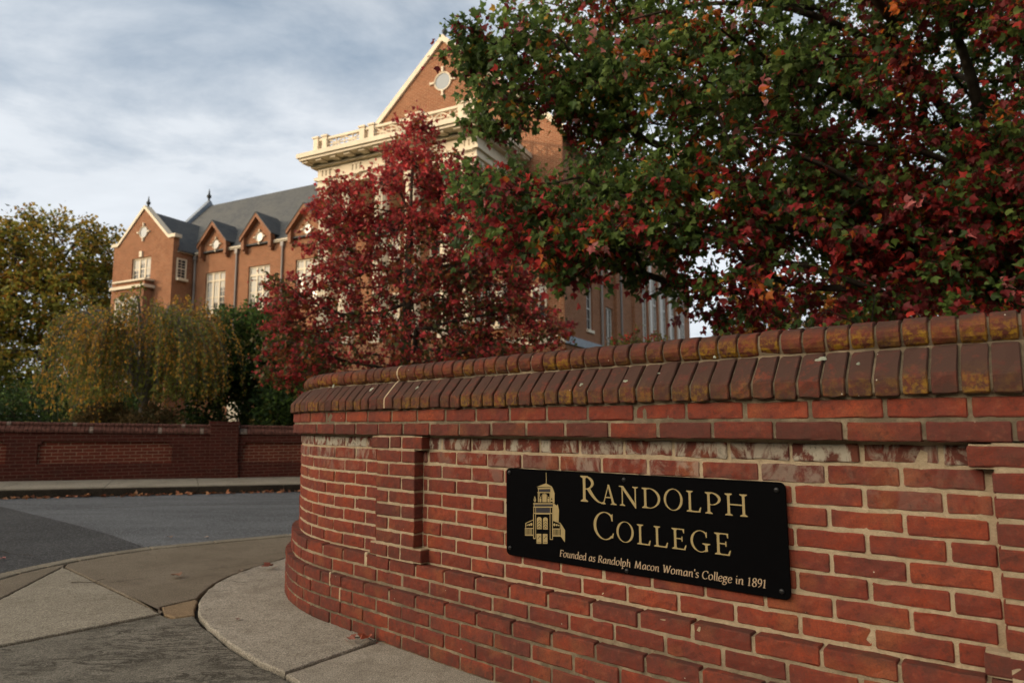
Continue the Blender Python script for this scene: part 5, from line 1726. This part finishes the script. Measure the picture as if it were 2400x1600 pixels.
def sample_blobs(blobs, n, g, shell=.5):
    """blobs: (cx, cy, cz, rx, ry, rz[, weight])"""
    w = np.array([b[3] * b[4] * b[5] * (b[6] if len(b) > 6 else 1) for b in blobs]) ** .85; w /= w.sum()
    which = g.choice(len(blobs), n, p=w)
    d = unit(g.normal(size=(n, 3))); r = g.random(n) ** (1 / 3) * (1 - shell) + shell * g.random(n) ** .15
    B = np.array([b[:6] for b in blobs])[which]
    return B[:, :3] + d * r[:, None] * B[:, 3:6]


def tree(name, label, cat, trunk, blobs, ncl, per, size, spread, groups, seed, shape='blade', mat='leaf_far', bark='bark', r_tip=.006, r_base=.2, twigs=0, droop=.3, shell=.5, freq=.6,
         clip=None, out_axis=.8, group=None, sag=0.0, up=.35, boughs=()):
    g = np.random.default_rng(seed)
    root = tag(empty(name, tuple(trunk[0])), label, cat, group)
    o = np.array(trunk[0], float)
    T = np.array(trunk, float) - o
    cen = sample_blobs(blobs, ncl, g, shell) - o
    if clip is not None: cen = cen[clip(cen + o)]
    nodes, par, tips, order = skeleton(list(T), cen, .25, sag, g)
    cen = cen[order]
    cnt = np.zeros(len(nodes))
    for t in tips: cnt[t] += 1
    for i in range(len(nodes) - 1, 0, -1):
        if par[i] >= 0: cnt[par[i]] += cnt[i]
    rad = r_tip * np.maximum(cnt, 1) ** .47
    rad *= 1; mxr = rad[0]
    rad = np.where(rad > 3 * r_tip, 3 * r_tip + (rad - 3 * r_tip) * (r_base - 3 * r_tip) / max(1e-6, mxr - 3 * r_tip), rad)
    wd = Wood(6)
    # chains of nodes as limbs
    kids = {}
    for i, p in enumerate(par):
        if p >= 0: kids.setdefault(p, []).append(i)
    done = set()
    stack = [(0, None)]
    while stack:
        i, p = stack.pop()
        chain = ([p] if p is not None else []) + [i]
        while True:
            ks = kids.get(chain[-1], [])
            if not ks: break
            ks = sorted(ks, key=lambda q: -rad[q])
            for q in ks[1:]: stack.append((q, chain[-1]))
            chain.append(ks[0])
        if len(chain) > 1:
            rr = rad[chain].copy()
            if p is not None: rr[0] = rad[chain[1]]
            wd.limb(nodes[chain], rr, None, 8 if rr.max() > .06 else (5 if rr.max() > .02 else 4))
    for pts, ra, rb in boughs:
        wd.limb(np.array(catmull(pts, 5)) - o, ra, rb, 7)
    # leaves on short twigs about each cluster centre
    n = len(cen)
    tw = max(1, twigs) if twigs else 6
    td = unit(g.normal(size=(n, tw, 3)) + unit(cen - T[-1] * .6)[:, None, :] * out_axis + np.array([0, 0, -droop * .5]))
    tl = spread * g.uniform(.55, 1.35, (n, tw))
    if twigs:
        for i in range(n):
            for j in range(tw):
                e = cen[i] + td[i, j] * tl[i, j]
                mid = cen[i] + td[i, j] * tl[i, j] * .5 + np.array([0, 0, .06 * tl[i, j]])
                wd.limb([cen[i], mid, e + np.array([0, 0, -.12 * droop * tl[i, j]])], r_tip * .75, r_tip * .3, 3)
    wd.build('trunk', M[bark], root)
    ci = g.integers(0, n, n * per); ti = g.integers(0, tw, n * per)
    f = g.random(n * per) ** .7
    P = cen[ci] + td[ci, ti] * (tl[ci, ti] * f)[:, None] + g.normal(0, size * .55, (n * per, 3))
    A = td[ci, ti] * .7 + g.normal(0, .55, P.shape) + np.array([0, 0, -droop])
    Nn = g.normal(0, .55, P.shape) + np.array([0, 0, up])
    S = size * g.uniform(.45, 1.35, len(P))
    col = palette(P + o, groups, seed + 9, freq, ci * tw + ti)
    leaf_cloud('crown', P, A, Nn, S, col, shape, M[mat], root)
    return root


GREEN = [(0.114, 0.193, 0.036), (0.160, 0.239, 0.049), (0.079, 0.140, 0.032), (0.193, 0.260, 0.067)]
DKGREEN = [(0.041, 0.079, 0.023), (0.066, 0.110, 0.030), (0.052, 0.095, 0.023)]
RED = [(0.494, 0.042, 0.038), (0.361, 0.034, 0.038), (0.647, 0.061, 0.046), (0.286, 0.031, 0.034)]
DKRED = [(0.182, 0.023, 0.027), (0.140, 0.023, 0.023), (0.231, 0.033, 0.037)]
PINK = [(0.724, 0.191, 0.191), (0.799, 0.324, 0.305)]
ORANGE = [(0.634, 0.174, 0.028), (0.539, 0.120, 0.028)]
YELLOW = [(0.598, 0.338, 0.039), (0.520, 0.273, 0.039)]
OLIVE = [(0.149, 0.135, 0.030), (0.115, 0.115, 0.027), (0.176, 0.128, 0.032)]
GOLD = [(0.405, 0.209, 0.030), (0.338, 0.176, 0.030), (0.486, 0.257, 0.041)]

# big maple overhanging the near wall from the right, green turning red
near_groups = [
    (lambda p, a, b: 1.05 - .55 * a - .35 * b + .24 * (p[:, 2] - 3.8) - .75 * np.clip((1.7 - p[:, 0]) * .8, 0, 1) * np.clip((4.3 - p[:, 2]) * 1.5, 0, 1), GREEN),
    (lambda p, a, b: .45 - .3 * a, DKGREEN),
    (lambda p, a, b: .34 + .35 * a + .35 * b - .14 * (p[:, 2] - 4.0) + .5 * np.clip((1.7 - p[:, 0]) * .8, 0, 1) * np.clip((4.3 - p[:, 2]) * 1.5, 0, 1), RED),
    (lambda p, a, b: .30 + .45 * a - .10 * (p[:, 2] - 4.0), DKRED),
    (lambda p, a, b: .05 + .05 * b, PINK), (lambda p, a, b: .08 + .10 * b, ORANGE), (lambda p, a, b: .035 + .03 * b, YELLOW)]
maple = tree('maple_tree', 'large green and red maple overhanging the curved brick wall', 'tree',
             [(7.0, 9.2, -.3), (6.95, 9.15, 1.2), (6.8, 9.0, 2.6), (6.5, 8.8, 4.2), (6.2, 8.6, 5.6)],
             [(5.6, 8.6, 4.9, 2.9, 2.6, 2.2, 1.2), (3.0, 8.2, 4.7, 2.3, 2.0, 1.5), (1.75, 8.0, 4.75, 1.05, 1.4, 1.0), (.25, 7.8, 5.40, .85, 1.0, .30, 3.2), (1.15, 7.8, 5.0, .5, .9, .5), (.45, 7.9, 5.95, .65, .9, .40, 1.5), (-.12, 7.8, 4.95, .55, .8, .14, 5), (-.45, 7.8, 5.55, .36, .5, .12, 8), (.7, 7.8, 4.95, .7, .8, .22, 3),
              (3.6, 8.4, 6.6, 3.0, 2.4, 1.3), (1.0, 8.0, 6.3, 1.2, 1.2, .8), (.05, 7.8, 3.50, .80, .9, .50, 2.2), (.6, 7.7, 3.06, .8, .9, .30, 1.5), (1.5, 7.6, 2.98, .9, 1.0, .28, 1.5), (2.6, 7.6, 2.5, .7, .9, .28, 1.5), (3.6, 7.5, 2.15, .8, .9, .3, 1.4), (-.2, 7.8, 3.95, .5, .8, .28, 3), (7.6, 5.2, 5.4, 3.0, 2.6, 2.4, .6), (5.2, 5.0, 7.4, 3.0, 2.4, 1.3, .6), (4.6, 2.6, 7.6, 3.4, 2.6, 1.0, .6), (9.5, 9.0, 5.6, 3.2, 3.4, 2.8, .5), (1.1, 7.7, 3.65, 1.1, 1.0, .65, 1.7), (2.2, 7.7, 3.05, 1.1, 1.0, .50, 1.7), (2.0, 7.6, 3.55, 1.5, 1.2, .62, 1.5), (.75, 7.6, 3.1, .75, .9, .45, 1.3), (4.3, 7.8, 3.2, 1.6, 1.4, .95), (6.2, 7.6, 3.0, 1.6, 1.5, 1.1, 1.5), (5.4, 8.6, 3.9, 1.8, 1.6, 1.1, 1.4),  # unseen lobes above and right of the camera extend the crown to add shade
              (3.35, 7.6, 2.62, .8, 1.0, .40), (4.9, 7.4, 2.2, 1.2, 1.0, .5)],
             2350, 64, .082, .33, near_groups, 21, 'maple', 'leaf_near', r_tip=.0055, r_base=.21, twigs=5, droop=.55, shell=.35, freq=1.25, out_axis=.55, sag=.05,
             boughs=[([(6.85, 9.05, 2.2), (5.2, 8.4, 3.1), (3.4, 7.8, 3.35), (1.95, 7.45, 3.12), (1.0, 7.4, 2.95), (.1, 7.45, 2.98)], .075, .012),
                     ([(6.5, 8.8, 4.2), (5.0, 7.9, 5.3), (3.6, 7.5, 5.85), (2.4, 7.4, 5.95), (1.4, 7.4, 5.75)], .065, .010),
                     ([(6.7, 8.9, 3.2), (5.2, 7.6, 4.0), (3.9, 7.3, 4.2), (2.6, 7.3, 4.35)], .055, .010),
                     ([(5.2, 7.6, 4.0), (4.4, 7.2, 3.4), (3.4, 7.1, 2.9)], .030, .008)])

# red maple on the lawn behind the far wall
red_groups = [
    (lambda p, a, b: .70 + .3 * a + .05 * (p[:, 2] - 4), [(.52, .036, .044), (.37, .028, .034), (.60, .075, .07), (.32, .06, .036)]),
    (lambda p, a, b: .32, [(.20, .020, .024), (.15, .018, .020), (.24, .026, .03)]),
    (lambda p, a, b: .42 - .35 * a - .08 * (p[:, 2] - 4) + .9 * (p[:, 0] < -4.6) * (p[:, 2] < 3.4), [(.075, .075, .018), (.10, .085, .02), (.055, .065, .016)]),
    (lambda p, a, b: .26 + .2 * b - .04 * (p[:, 2] - 5), [(.30, .11, .025), (.24, .075, .022)]), (lambda p, a, b: .06, [(.36, .05, .03)])]
tree('red_maple_tree', 'crimson maple in full autumn colour in front of the cream portico', 'tree',
     [(-3.0, 18.6, -.2), (-3.02, 18.6, 1.2), (-2.95, 18.55, 2.6), (-2.9, 18.5, 4.4), (-2.85, 18.5, 6.6), (-2.8, 18.5, 8.4)],
     [(-2.75, 18.5, 8.9, .60, .6, .9, 1.8), (-2.6, 18.5, 8.1, 1.15, 1.0, .8, 1.3), (-2.8, 18.5, 7.2, 1.9, 1.6, .9), (-1.4, 18.4, 6.4, 1.6, 1.4, .9), (-4.6, 18.4, 7.1, .9, 1.0, .75, 1.8), (-1.6, 18.4, 7.6, .9, 1.0, .7, 1.5), (-4.6, 18.4, 6.0, 1.2, 1.2, .9), (-2.6, 18.4, 5.6, 2.6, 2.0, 1.2), (-6.1, 18.2, 4.6, .75, .9, .6, 1.3), (.3, 18.3, 5.5, 1.1, 1.0, .8, 1.4), (.6, 18.2, 3.6, .9, 1.0, .6), (-.6, 18.3, 6.6, 1.0, 1.0, .6), (.1, 18.2, 4.3, .8, 1.0, .6), (-3.1, 18.4, 4.6, 2.9, 2.2, 1.1), (-5.3, 18.2, 4.2, 1.2, 1.2, .8), (-.9, 18.3, 4.6, 1.5, 1.4, 1.0),
      (-3.0, 18.3, 3.1, 3.2, 2.4, .9), (-5.6, 18.0, 2.9, 1.3, 1.3, .75), (-1.4, 18.0, 2.5, 2.0, 1.6, .6), (-4.9, 18.0, 2.05, 1.1, 1.1, .45), (-.6, 18.0, 3.0, .8, 1.0, .6), (-6.0, 17.9, 3.6, .7, .8, .5)],
     1200, 34, .105, .46, red_groups, 5, 'maple', 'leaf_near', r_tip=.008, r_base=.16, twigs=4, droop=.25, shell=.45, freq=1.0, out_axis=1.0)

# tall tree on the far left
left_groups = [(lambda p, a, b: .75 - .4 * a, [(.19, .19, .028), (.145, .16, .026), (.22, .21, .034)]), (lambda p, a, b: .45 + .4 * a, [(.32, .21, .026), (.27, .18, .026), (.38, .24, .03)]), (lambda p, a, b: .14 + .2 * b, [(.28, .11, .02), (.24, .14, .02)]), (lambda p, a, b: .3, [(.04, .05, .013)])]
tree('tall_tree', 'tall green and yellow tree left of the brick hall', 'tree',
     [(-38.5, 56, -.2), (-38.4, 56, 3), (-38.6, 56, 6), (-38.2, 56, 9), (-38.4, 56, 12)],
     [(-39.0, 56, 15.2, 5.2, 5, 3.6), (-34.6, 55, 14.6, 3.2, 3.2, 3.0), (-43.0, 55, 14.0, 4.4, 4, 3.6), (-38.0, 55, 10.4, 6.4, 5, 3.2), (-34.6, 54, 9.2, 3.1, 3.5, 2.8), (-43.0, 54, 8.6, 4.5, 4, 3.0), (-38.0, 54, 5.0, 6.0, 5, 2.2), (-42, 52, 4, 5, 4, 2.2), (-34.6, 53, 4.2, 3.2, 3, 2.2)],
     900, 50, .32, 1.1, left_groups, 8, 'blade', r_tip=.03, r_base=.45, droop=.2, shell=.55, freq=.33, out_axis=.9)

# dark evergreen growth behind the far wall, and its neighbour
dark_groups = [(lambda p, a, b: .8, [(.026, .050, .014), (.038, .066, .017), (.020, .038, .011)]), (lambda p, a, b: .35 + .4 * a + .18 * (p[:, 2] - 3), [(.10, .165, .03), (.075, .13, .025)]), (lambda p, a, b: .06, OLIVE)]
tree('evergreen_tree', 'dense dark green tree between the weeping tree and the crimson maple', 'tree',
     [(-10.0, 25.5, -.2), (-10.0, 25.5, 1.5), (-10.0, 25.5, 3.2)], [(-9.8, 25.6, 3.6, 2.3, 1.8, 1.6, 1.3), (-11.2, 25.4, 3.4, 1.5, 1.6, 1.4), (-8.6, 25.2, 2.8, 1.7, 1.5, 1.6), (-9.6, 25.2, 1.5, 2.5, 1.8, 1.0), (-9.9, 25.6, 5.0, 1.4, 1.0, .6)],
     560, 60, .14, .5, dark_groups, 31, 'oval', r_tip=.011, r_base=.14, droop=.1, shell=.55, freq=.9)
for i, (x, y, z, w, h, lab) in enumerate((
        (-17.6, 26.5, 1.4, 2.6, 1.9, 'dark shrub low behind the far wall at its left end'),
        (-14.6, 24.6, .9, 1.5, 1.3, 'dark low shrub beside the weeping tree foot'),
        (-20.5, 33.0, 2.0, 3.4, 2.7, 'broad dark bush under the tall green and yellow tree'),
        (-6.9, 22.6, 1.4, 1.5, 1.5, 'dark green bush below the crimson maple left edge'))):
    tree('shrub', lab, 'shrub', [(x, y, -.2), (x, y, .3), (x + .1, y, .7)], [(x, y, z, w, w * .8, h * .75), (x - w * .5, y, z * .7, w * .6, w * .6, h * .5), (x + w * .5, y, z * .7, w * .6, w * .6, h * .5)],
         150, 60, .15, .45, dark_groups, 40 + i, 'oval', r_tip=.010, r_base=.06, droop=.1, shell=.55, freq=.9)
brown = [(lambda p, a, b: .6, [(.12, .075, .03), (.09, .06, .025)]), (lambda p, a, b: .4, [(.06, .055, .022)]), (lambda p, a, b: .1, [(.16, .10, .035)])]
for i, (x, y, z, w, h, lab) in enumerate(((-13.4, 22.3, .95, 1.0, .75, 'brown clipped bush left of the weeping tree trunk'), (-11.2, 21.0, .85, .95, .72, 'brown clipped bush nearest the weeping tree trunk'))):
    tree('shrub', lab, 'shrub', [(x, y, -.2), (x, y, .2), (x, y, .5)], [(x, y, z, w, w * .8, h)], 130, 46, .09, .26, brown, 60 + i, 'blade', r_tip=.006, r_base=.03, droop=-.6, shell=.6, freq=1.6)


def weeping_tree():
    g = np.random.default_rng(77)
    base = np.array([-12.1, 22.2, -.2])
    root = tag(empty('weeping_tree', tuple(base)), 'weeping tree with hanging yellow and green foliage behind the far wall', 'tree')
    wd = Wood(6)
    fork = np.array([.05, 0, 1.9])
    wd.limb([(0, 0, 0), (.03, .02, .8), (.02, .0, 1.4), fork], .17, .13, 9)
    limbs = []
    for k in range(15):
        a = 2 * math.pi * k / 15 + g.normal(0, .15)
        r = g.uniform(1.3, 2.6) * (.6 + .4 * abs(math.cos(a))) * (1.28 if math.cos(a) < 0 else .92); top = g.uniform(5.1, 5.75) - .30 * r
        d = np.array([math.cos(a), math.sin(a), 0])
        pts = [fork, fork + d * r * .18 + [0, 0, .9], fork + d * r * .42 + [0, 0, 2.1 + g.normal(0, .1)], d * r * .74 + [0, 0, top], d * r + [0, 0, top - .25]]
        pts = np.array(catmull([tuple(p) for p in pts], 5))
        wd.limb(pts, .075, .018, 6); limbs.append(pts)
    P = []; A = []
    for q in range(760):
        L = limbs[g.integers(0, len(limbs))]; s0 = L[int(len(L) * g.uniform(.45, .999))] + g.normal(0, .18, 3)
        out = np.array([s0[0], s0[1], 0]); out = out / max(.2, np.linalg.norm(out)) + g.normal(0, .35, 3) * [1, 1, 0]
        reach = g.uniform(.15, .85); length = g.uniform(.9, 3.1); length = min(length, s0[2] - (.9 if s0[0] < -1.0 else 1.95) - g.uniform(0, .4))
        if length < .4: continue
        pts = []
        for t in np.linspace(0, 1, 9):
            h = .28 * math.sin(min(1, t * 3.0) * math.pi * .5) * (1 - t)
            pts.append(s0 + out * reach * (1 - (1 - t) ** 2.2) + np.array([0, 0, h - length * t ** 1.35]) + g.normal(0, .02, 3))
        pts = np.array(pts)
        wd.limb(pts, .0075, .003, 3)
        nl = int(length * 24 * g.uniform(.5, 1.2))
        tt = g.random(nl) ** .8 * 8; i = np.minimum(tt.astype(int), 7); f = (tt - i)[:, None]
        P.append(pts[i] * (1 - f) + pts[i + 1] * f + g.normal(0, .045, (nl, 3))); A.append((pts[i + 1] - pts[i]) + g.normal(0, .22, (nl, 3)) * .6)
    wd.build('trunk', M['bark_grey'], root)
    P = np.concatenate(P); A = np.concatenate(A)
    grp = [(lambda p, a, b: .62 - .45 * a, [(0.200, 0.206, 0.040), (0.144, 0.163, 0.033), (0.237, 0.237, 0.045)]), (lambda p, a, b: .42 + .5 * a, [(0.500, 0.263, 0.037), (0.425, 0.225, 0.035), (0.575, 0.312, 0.045)]), (lambda p, a, b: .22, OLIVE), (lambda p, a, b: .16 + .1 * a, [(0.625, 0.300, 0.044)])]
    leaf_cloud('crown', P, A, g.normal(0, .7, P.shape) + [0, 0, .3], g.uniform(.06, .125, len(P)), palette(P, grp, 78, 1.5), 'blade', M['leaf_far'], root)


weeping_tree()
# growth behind the near wall on the right
yel = [(lambda p, a, b: .45 + .3 * a, GOLD), (lambda p, a, b: .35, [(.33, .15, .03), (.28, .10, .025)]), (lambda p, a, b: .35 - .3 * a, OLIVE)]
tree('yellow_tree', 'small yellow leaved tree right of the brick hall', 'tree', [(7.2, 17.5, -.2), (7.2, 17.5, 1.5), (7.3, 17.4, 2.6), (7.4, 17.4, 3.6)], [(7.3, 17.5, 3.5, 1.9, 1.7, 1.5, 1.4), (5.4, 17.0, 2.3, .9, .8, .7, 1.6), (8.6, 17.4, 2.8, 1.6, 1.5, 1.1), (6.2, 17.4, 2.7, 1.2, 1.2, .8), (10.2, 17.6, 3.2, 1.8, 1.6, 1.4), (6.6, 17.4, 2.1, 1.4, 1.2, .6), (9.0, 17.0, 1.9, 2.2, 1.2, .7), (11.6, 17.2, 2.3, 2.2, 1.4, 1.2), (13.6, 18.0, 3.2, 2.2, 1.6, 1.6)],
     480, 46, .11, .42, yel, 91, 'maple', 'leaf_far', r_tip=.009, r_base=.10, droop=.2, shell=.5, freq=1.0, twigs=3)
tree('tawny_tree', 'broad tawny and olive tree seen through the big maple on the right', 'tree', [(15.0, 22.0, -.3), (15.0, 22.0, 2.5), (15.1, 22.0, 5.0)],
     [(15.0, 22.0, 7.0, 4.2, 3.2, 2.6), (12.0, 21.6, 5.0, 2.6, 2.4, 2.0), (17.6, 21.6, 5.2, 3.0, 2.6, 2.2), (14.6, 21.4, 3.2, 3.6, 2.6, 1.5), (11.2, 21.4, 3.0, 1.8, 1.8, 1.1)],
     420, 46, .15, .6, [(lambda p, a, b: .5, OLIVE), (lambda p, a, b: .35 + .3 * a, [(.17, .10, .03), (.22, .13, .03), (.13, .075, .025)]), (lambda p, a, b: .3, [(.05, .055, .016)])], 99, 'blade', 'leaf_far', r_tip=.012, r_base=.2, droop=.2, shell=.5, freq=.6)
mixd = [(lambda p, a, b: .5, OLIVE), (lambda p, a, b: .35 + .3 * a, [(.16, .10, .05), (.20, .12, .06), (.14, .08, .035)]), (lambda p, a, b: .25 - .2 * a, GREEN), (lambda p, a, b: .10, RED)]
tree('tawny_shrub', 'tawny leafy shrub in front of the shaded side of the hall', 'shrub', [(3.0, 15.6, -.2), (3.0, 15.6, .8), (3.1, 15.6, 1.6)], [(3.0, 15.6, 2.4, .85, .8, .75), (2.35, 15.5, 1.8, .7, .7, .6), (3.6, 15.5, 1.9, .8, .8, .7), (2.9, 15.5, 1.4, 1.2, .9, .5)],
     190, 44, .085, .28, mixd, 93, 'oval', 'leaf_far', r_tip=.006, r_base=.05, droop=.1, shell=.5, freq=1.6, twigs=3)
dk = [(lambda p, a, b: .8, [(.022, .036, .016), (.03, .045, .02), (.018, .028, .012)]), (lambda p, a, b: .2, [(.06, .055, .025)])]
tree('dark_conifer', 'dark low conifer at the corner of the hall', 'shrub', [(1.75, 14.2, -.2), (1.75, 14.2, .6), (1.75, 14.2, 1.4)], [(1.8, 14.2, 1.75, .55, .5, .55), (2.2, 14.2, 1.45, .8, .6, .45), (1.5, 14.2, 1.3, .6, .6, .35)],
     170, 60, .085, .26, dk, 95, 'blade', 'leaf_far', r_tip=.006, r_base=.04, droop=.0, shell=.55, freq=1.6)
tree('red_shrub', 'red and green shrub just over the coping of the near wall', 'shrub', [(3.9, 12.0, -.2), (3.9, 12.0, .6), (3.9, 12.0, 1.1)], [(3.2, 12.0, 1.75, .7, .6, .35), (4.4, 12.0, 1.9, 1.0, .7, .5), (6.0, 12.0, 1.9, 1.2, .8, .5)],
     150, 46, .085, .26, [(lambda p, a, b: .4 + .4 * a, RED), (lambda p, a, b: .5 - .3 * a, GREEN), (lambda p, a, b: .2, OLIVE), (lambda p, a, b: .2, GOLD)], 97, 'oval', 'leaf_far', r_tip=.006, r_base=.04, droop=.1, shell=.5, freq=1.6)

# ------------------------------------------------------------------ litter
def litter():
    g = np.random.default_rng(15)
    n = 300
    t = g.uniform(-1, 9, n); d = 1.86 + np.abs(g.normal(0, .12, n))
    P = np.array([far_pt(a, b, 0) for a, b in zip(t, d)]); P[:, 2] = [road_z(p[0], p[1]) + .012 + abs(g.normal(0, .012)) for p in P]
    far = g.random(n) < .12
    A = g.normal(size=(n, 3)) * [1, 1, .25]
    col = palette(P, [(lambda p, a, b: .6, [(.34, .13, .05), (.42, .20, .09), (.24, .09, .045)]), (lambda p, a, b: .3, [(.36, .20, .12), (.30, .10, .05)])], 16, 1.0)
    o = leaf_cloud('fallen_leaves', P, A, g.normal(0, .4, (n, 3)) + [0, 0, 1], g.uniform(.05, .11, n), col, 'maple', M['litter'], None)
    tag(o, 'dry leaves drifted along the foot of the far kerb', 'leaves', kind='stuff')


litter()


def fallen(x, y, z, s, a, col, label, curl=.25):
    base, faces = LEAF['maple']
    V = base * s
    V[:, 2] = np.abs(V[:, 0]) * curl * 1.6 + np.abs(V[:, 1] - s * .4) * curl
    mb = MB()
    for f in faces: mb.poly([tuple(V[i]) for i in f])
    mb.tube((0, 0, .001), (0, -s * .45, s * .12), s * .02, s * .012, 4)
    m = bpy.data.materials.new('dry_leaf'); m.use_nodes = True
    m.node_tree.nodes['Principled BSDF'].inputs['Base Color'].default_value = (*col, 1); m.node_tree.nodes['Principled BSDF'].inputs['Roughness'].default_value = .7
    o = mb.build('fallen_leaf', m); o.location = (x, y, z); o.rotation_euler = (0, 0, a)
    tag(o, label, 'leaf', 'leaves lying on the near pavement and road')


fallen(-2.36, 4.95, .004, .085, 1.2, (.17, .075, .04), 'brown curled leaf in the middle of the brown pavement panel', .4)
fallen(-1.80, 5.22, .010, .095, 2.4, (.20, .05, .028), 'reddish leaf on the pale strip near the rounded wall end', .5)
fallen(-1.98, 5.08, .010, .055, .4, (.14, .09, .05), 'small tan leaf at the edge of the pale curved strip', .4)
fallen(-1.52, 3.88, .008, .036, .1, (.22, .12, .085), 'tiny pale leaf alone on the pale curved strip', .3)
fallen(-.73, 3.53, .010, .075, 2.9, (.30, .07, .03), 'orange leaf caught at the wall foot by the pavement joint', .5)
fallen(-.82, 3.50, .010, .060, 4.1, (.20, .055, .03), 'dull red leaf just left of the wall foot joint', .6)
fallen(-3.62, 7.35, road_z(-3.62, 7.35) + .004, .075, .6, (.16, .09, .05), 'brown leaf on the road near the kerb', .5)
fallen(-3.25, 7.42, road_z(-3.25, 7.42) + .004, .05, 2.0, (.42, .33, .27), 'pale leaf on the road beside the brown leaf', .4)
fallen(-4.55, 6.25, road_z(-4.55, 6.25) + .013, .06, 2.0, (.36, .13, .12), 'pink leaf on the dark asphalt patch', .4)


def twig(pts, z, label):
    o_ = np.array([pts[0][0], pts[0][1], z])
    wd = Wood(5)
    P = [(p[0] - o_[0], p[1] - o_[1], .004 + .006 * (i % 2)) for i, p in enumerate(pts)]
    wd.limb(P, .003, .0015)
    mid = np.array(P[len(P) // 2]); wd.limb([mid, mid + [.03, .035, .012], mid + [.045, .07, .01]], .002, .001)
    o = wd.build('twig', M['bark'], None); o.location = o_
    tag(o, label, 'twig')


twig([(-3.03, 4.80), (-2.97, 4.79), (-2.88, 4.80), (-2.80, 4.76)], .005, 'thin dark twig on the grey flare slab')
twig([(-.80, 3.56), (-.74, 3.55), (-.69, 3.50), (-.63, 3.48)], .007, 'dark twig lying against the foot of the wall')
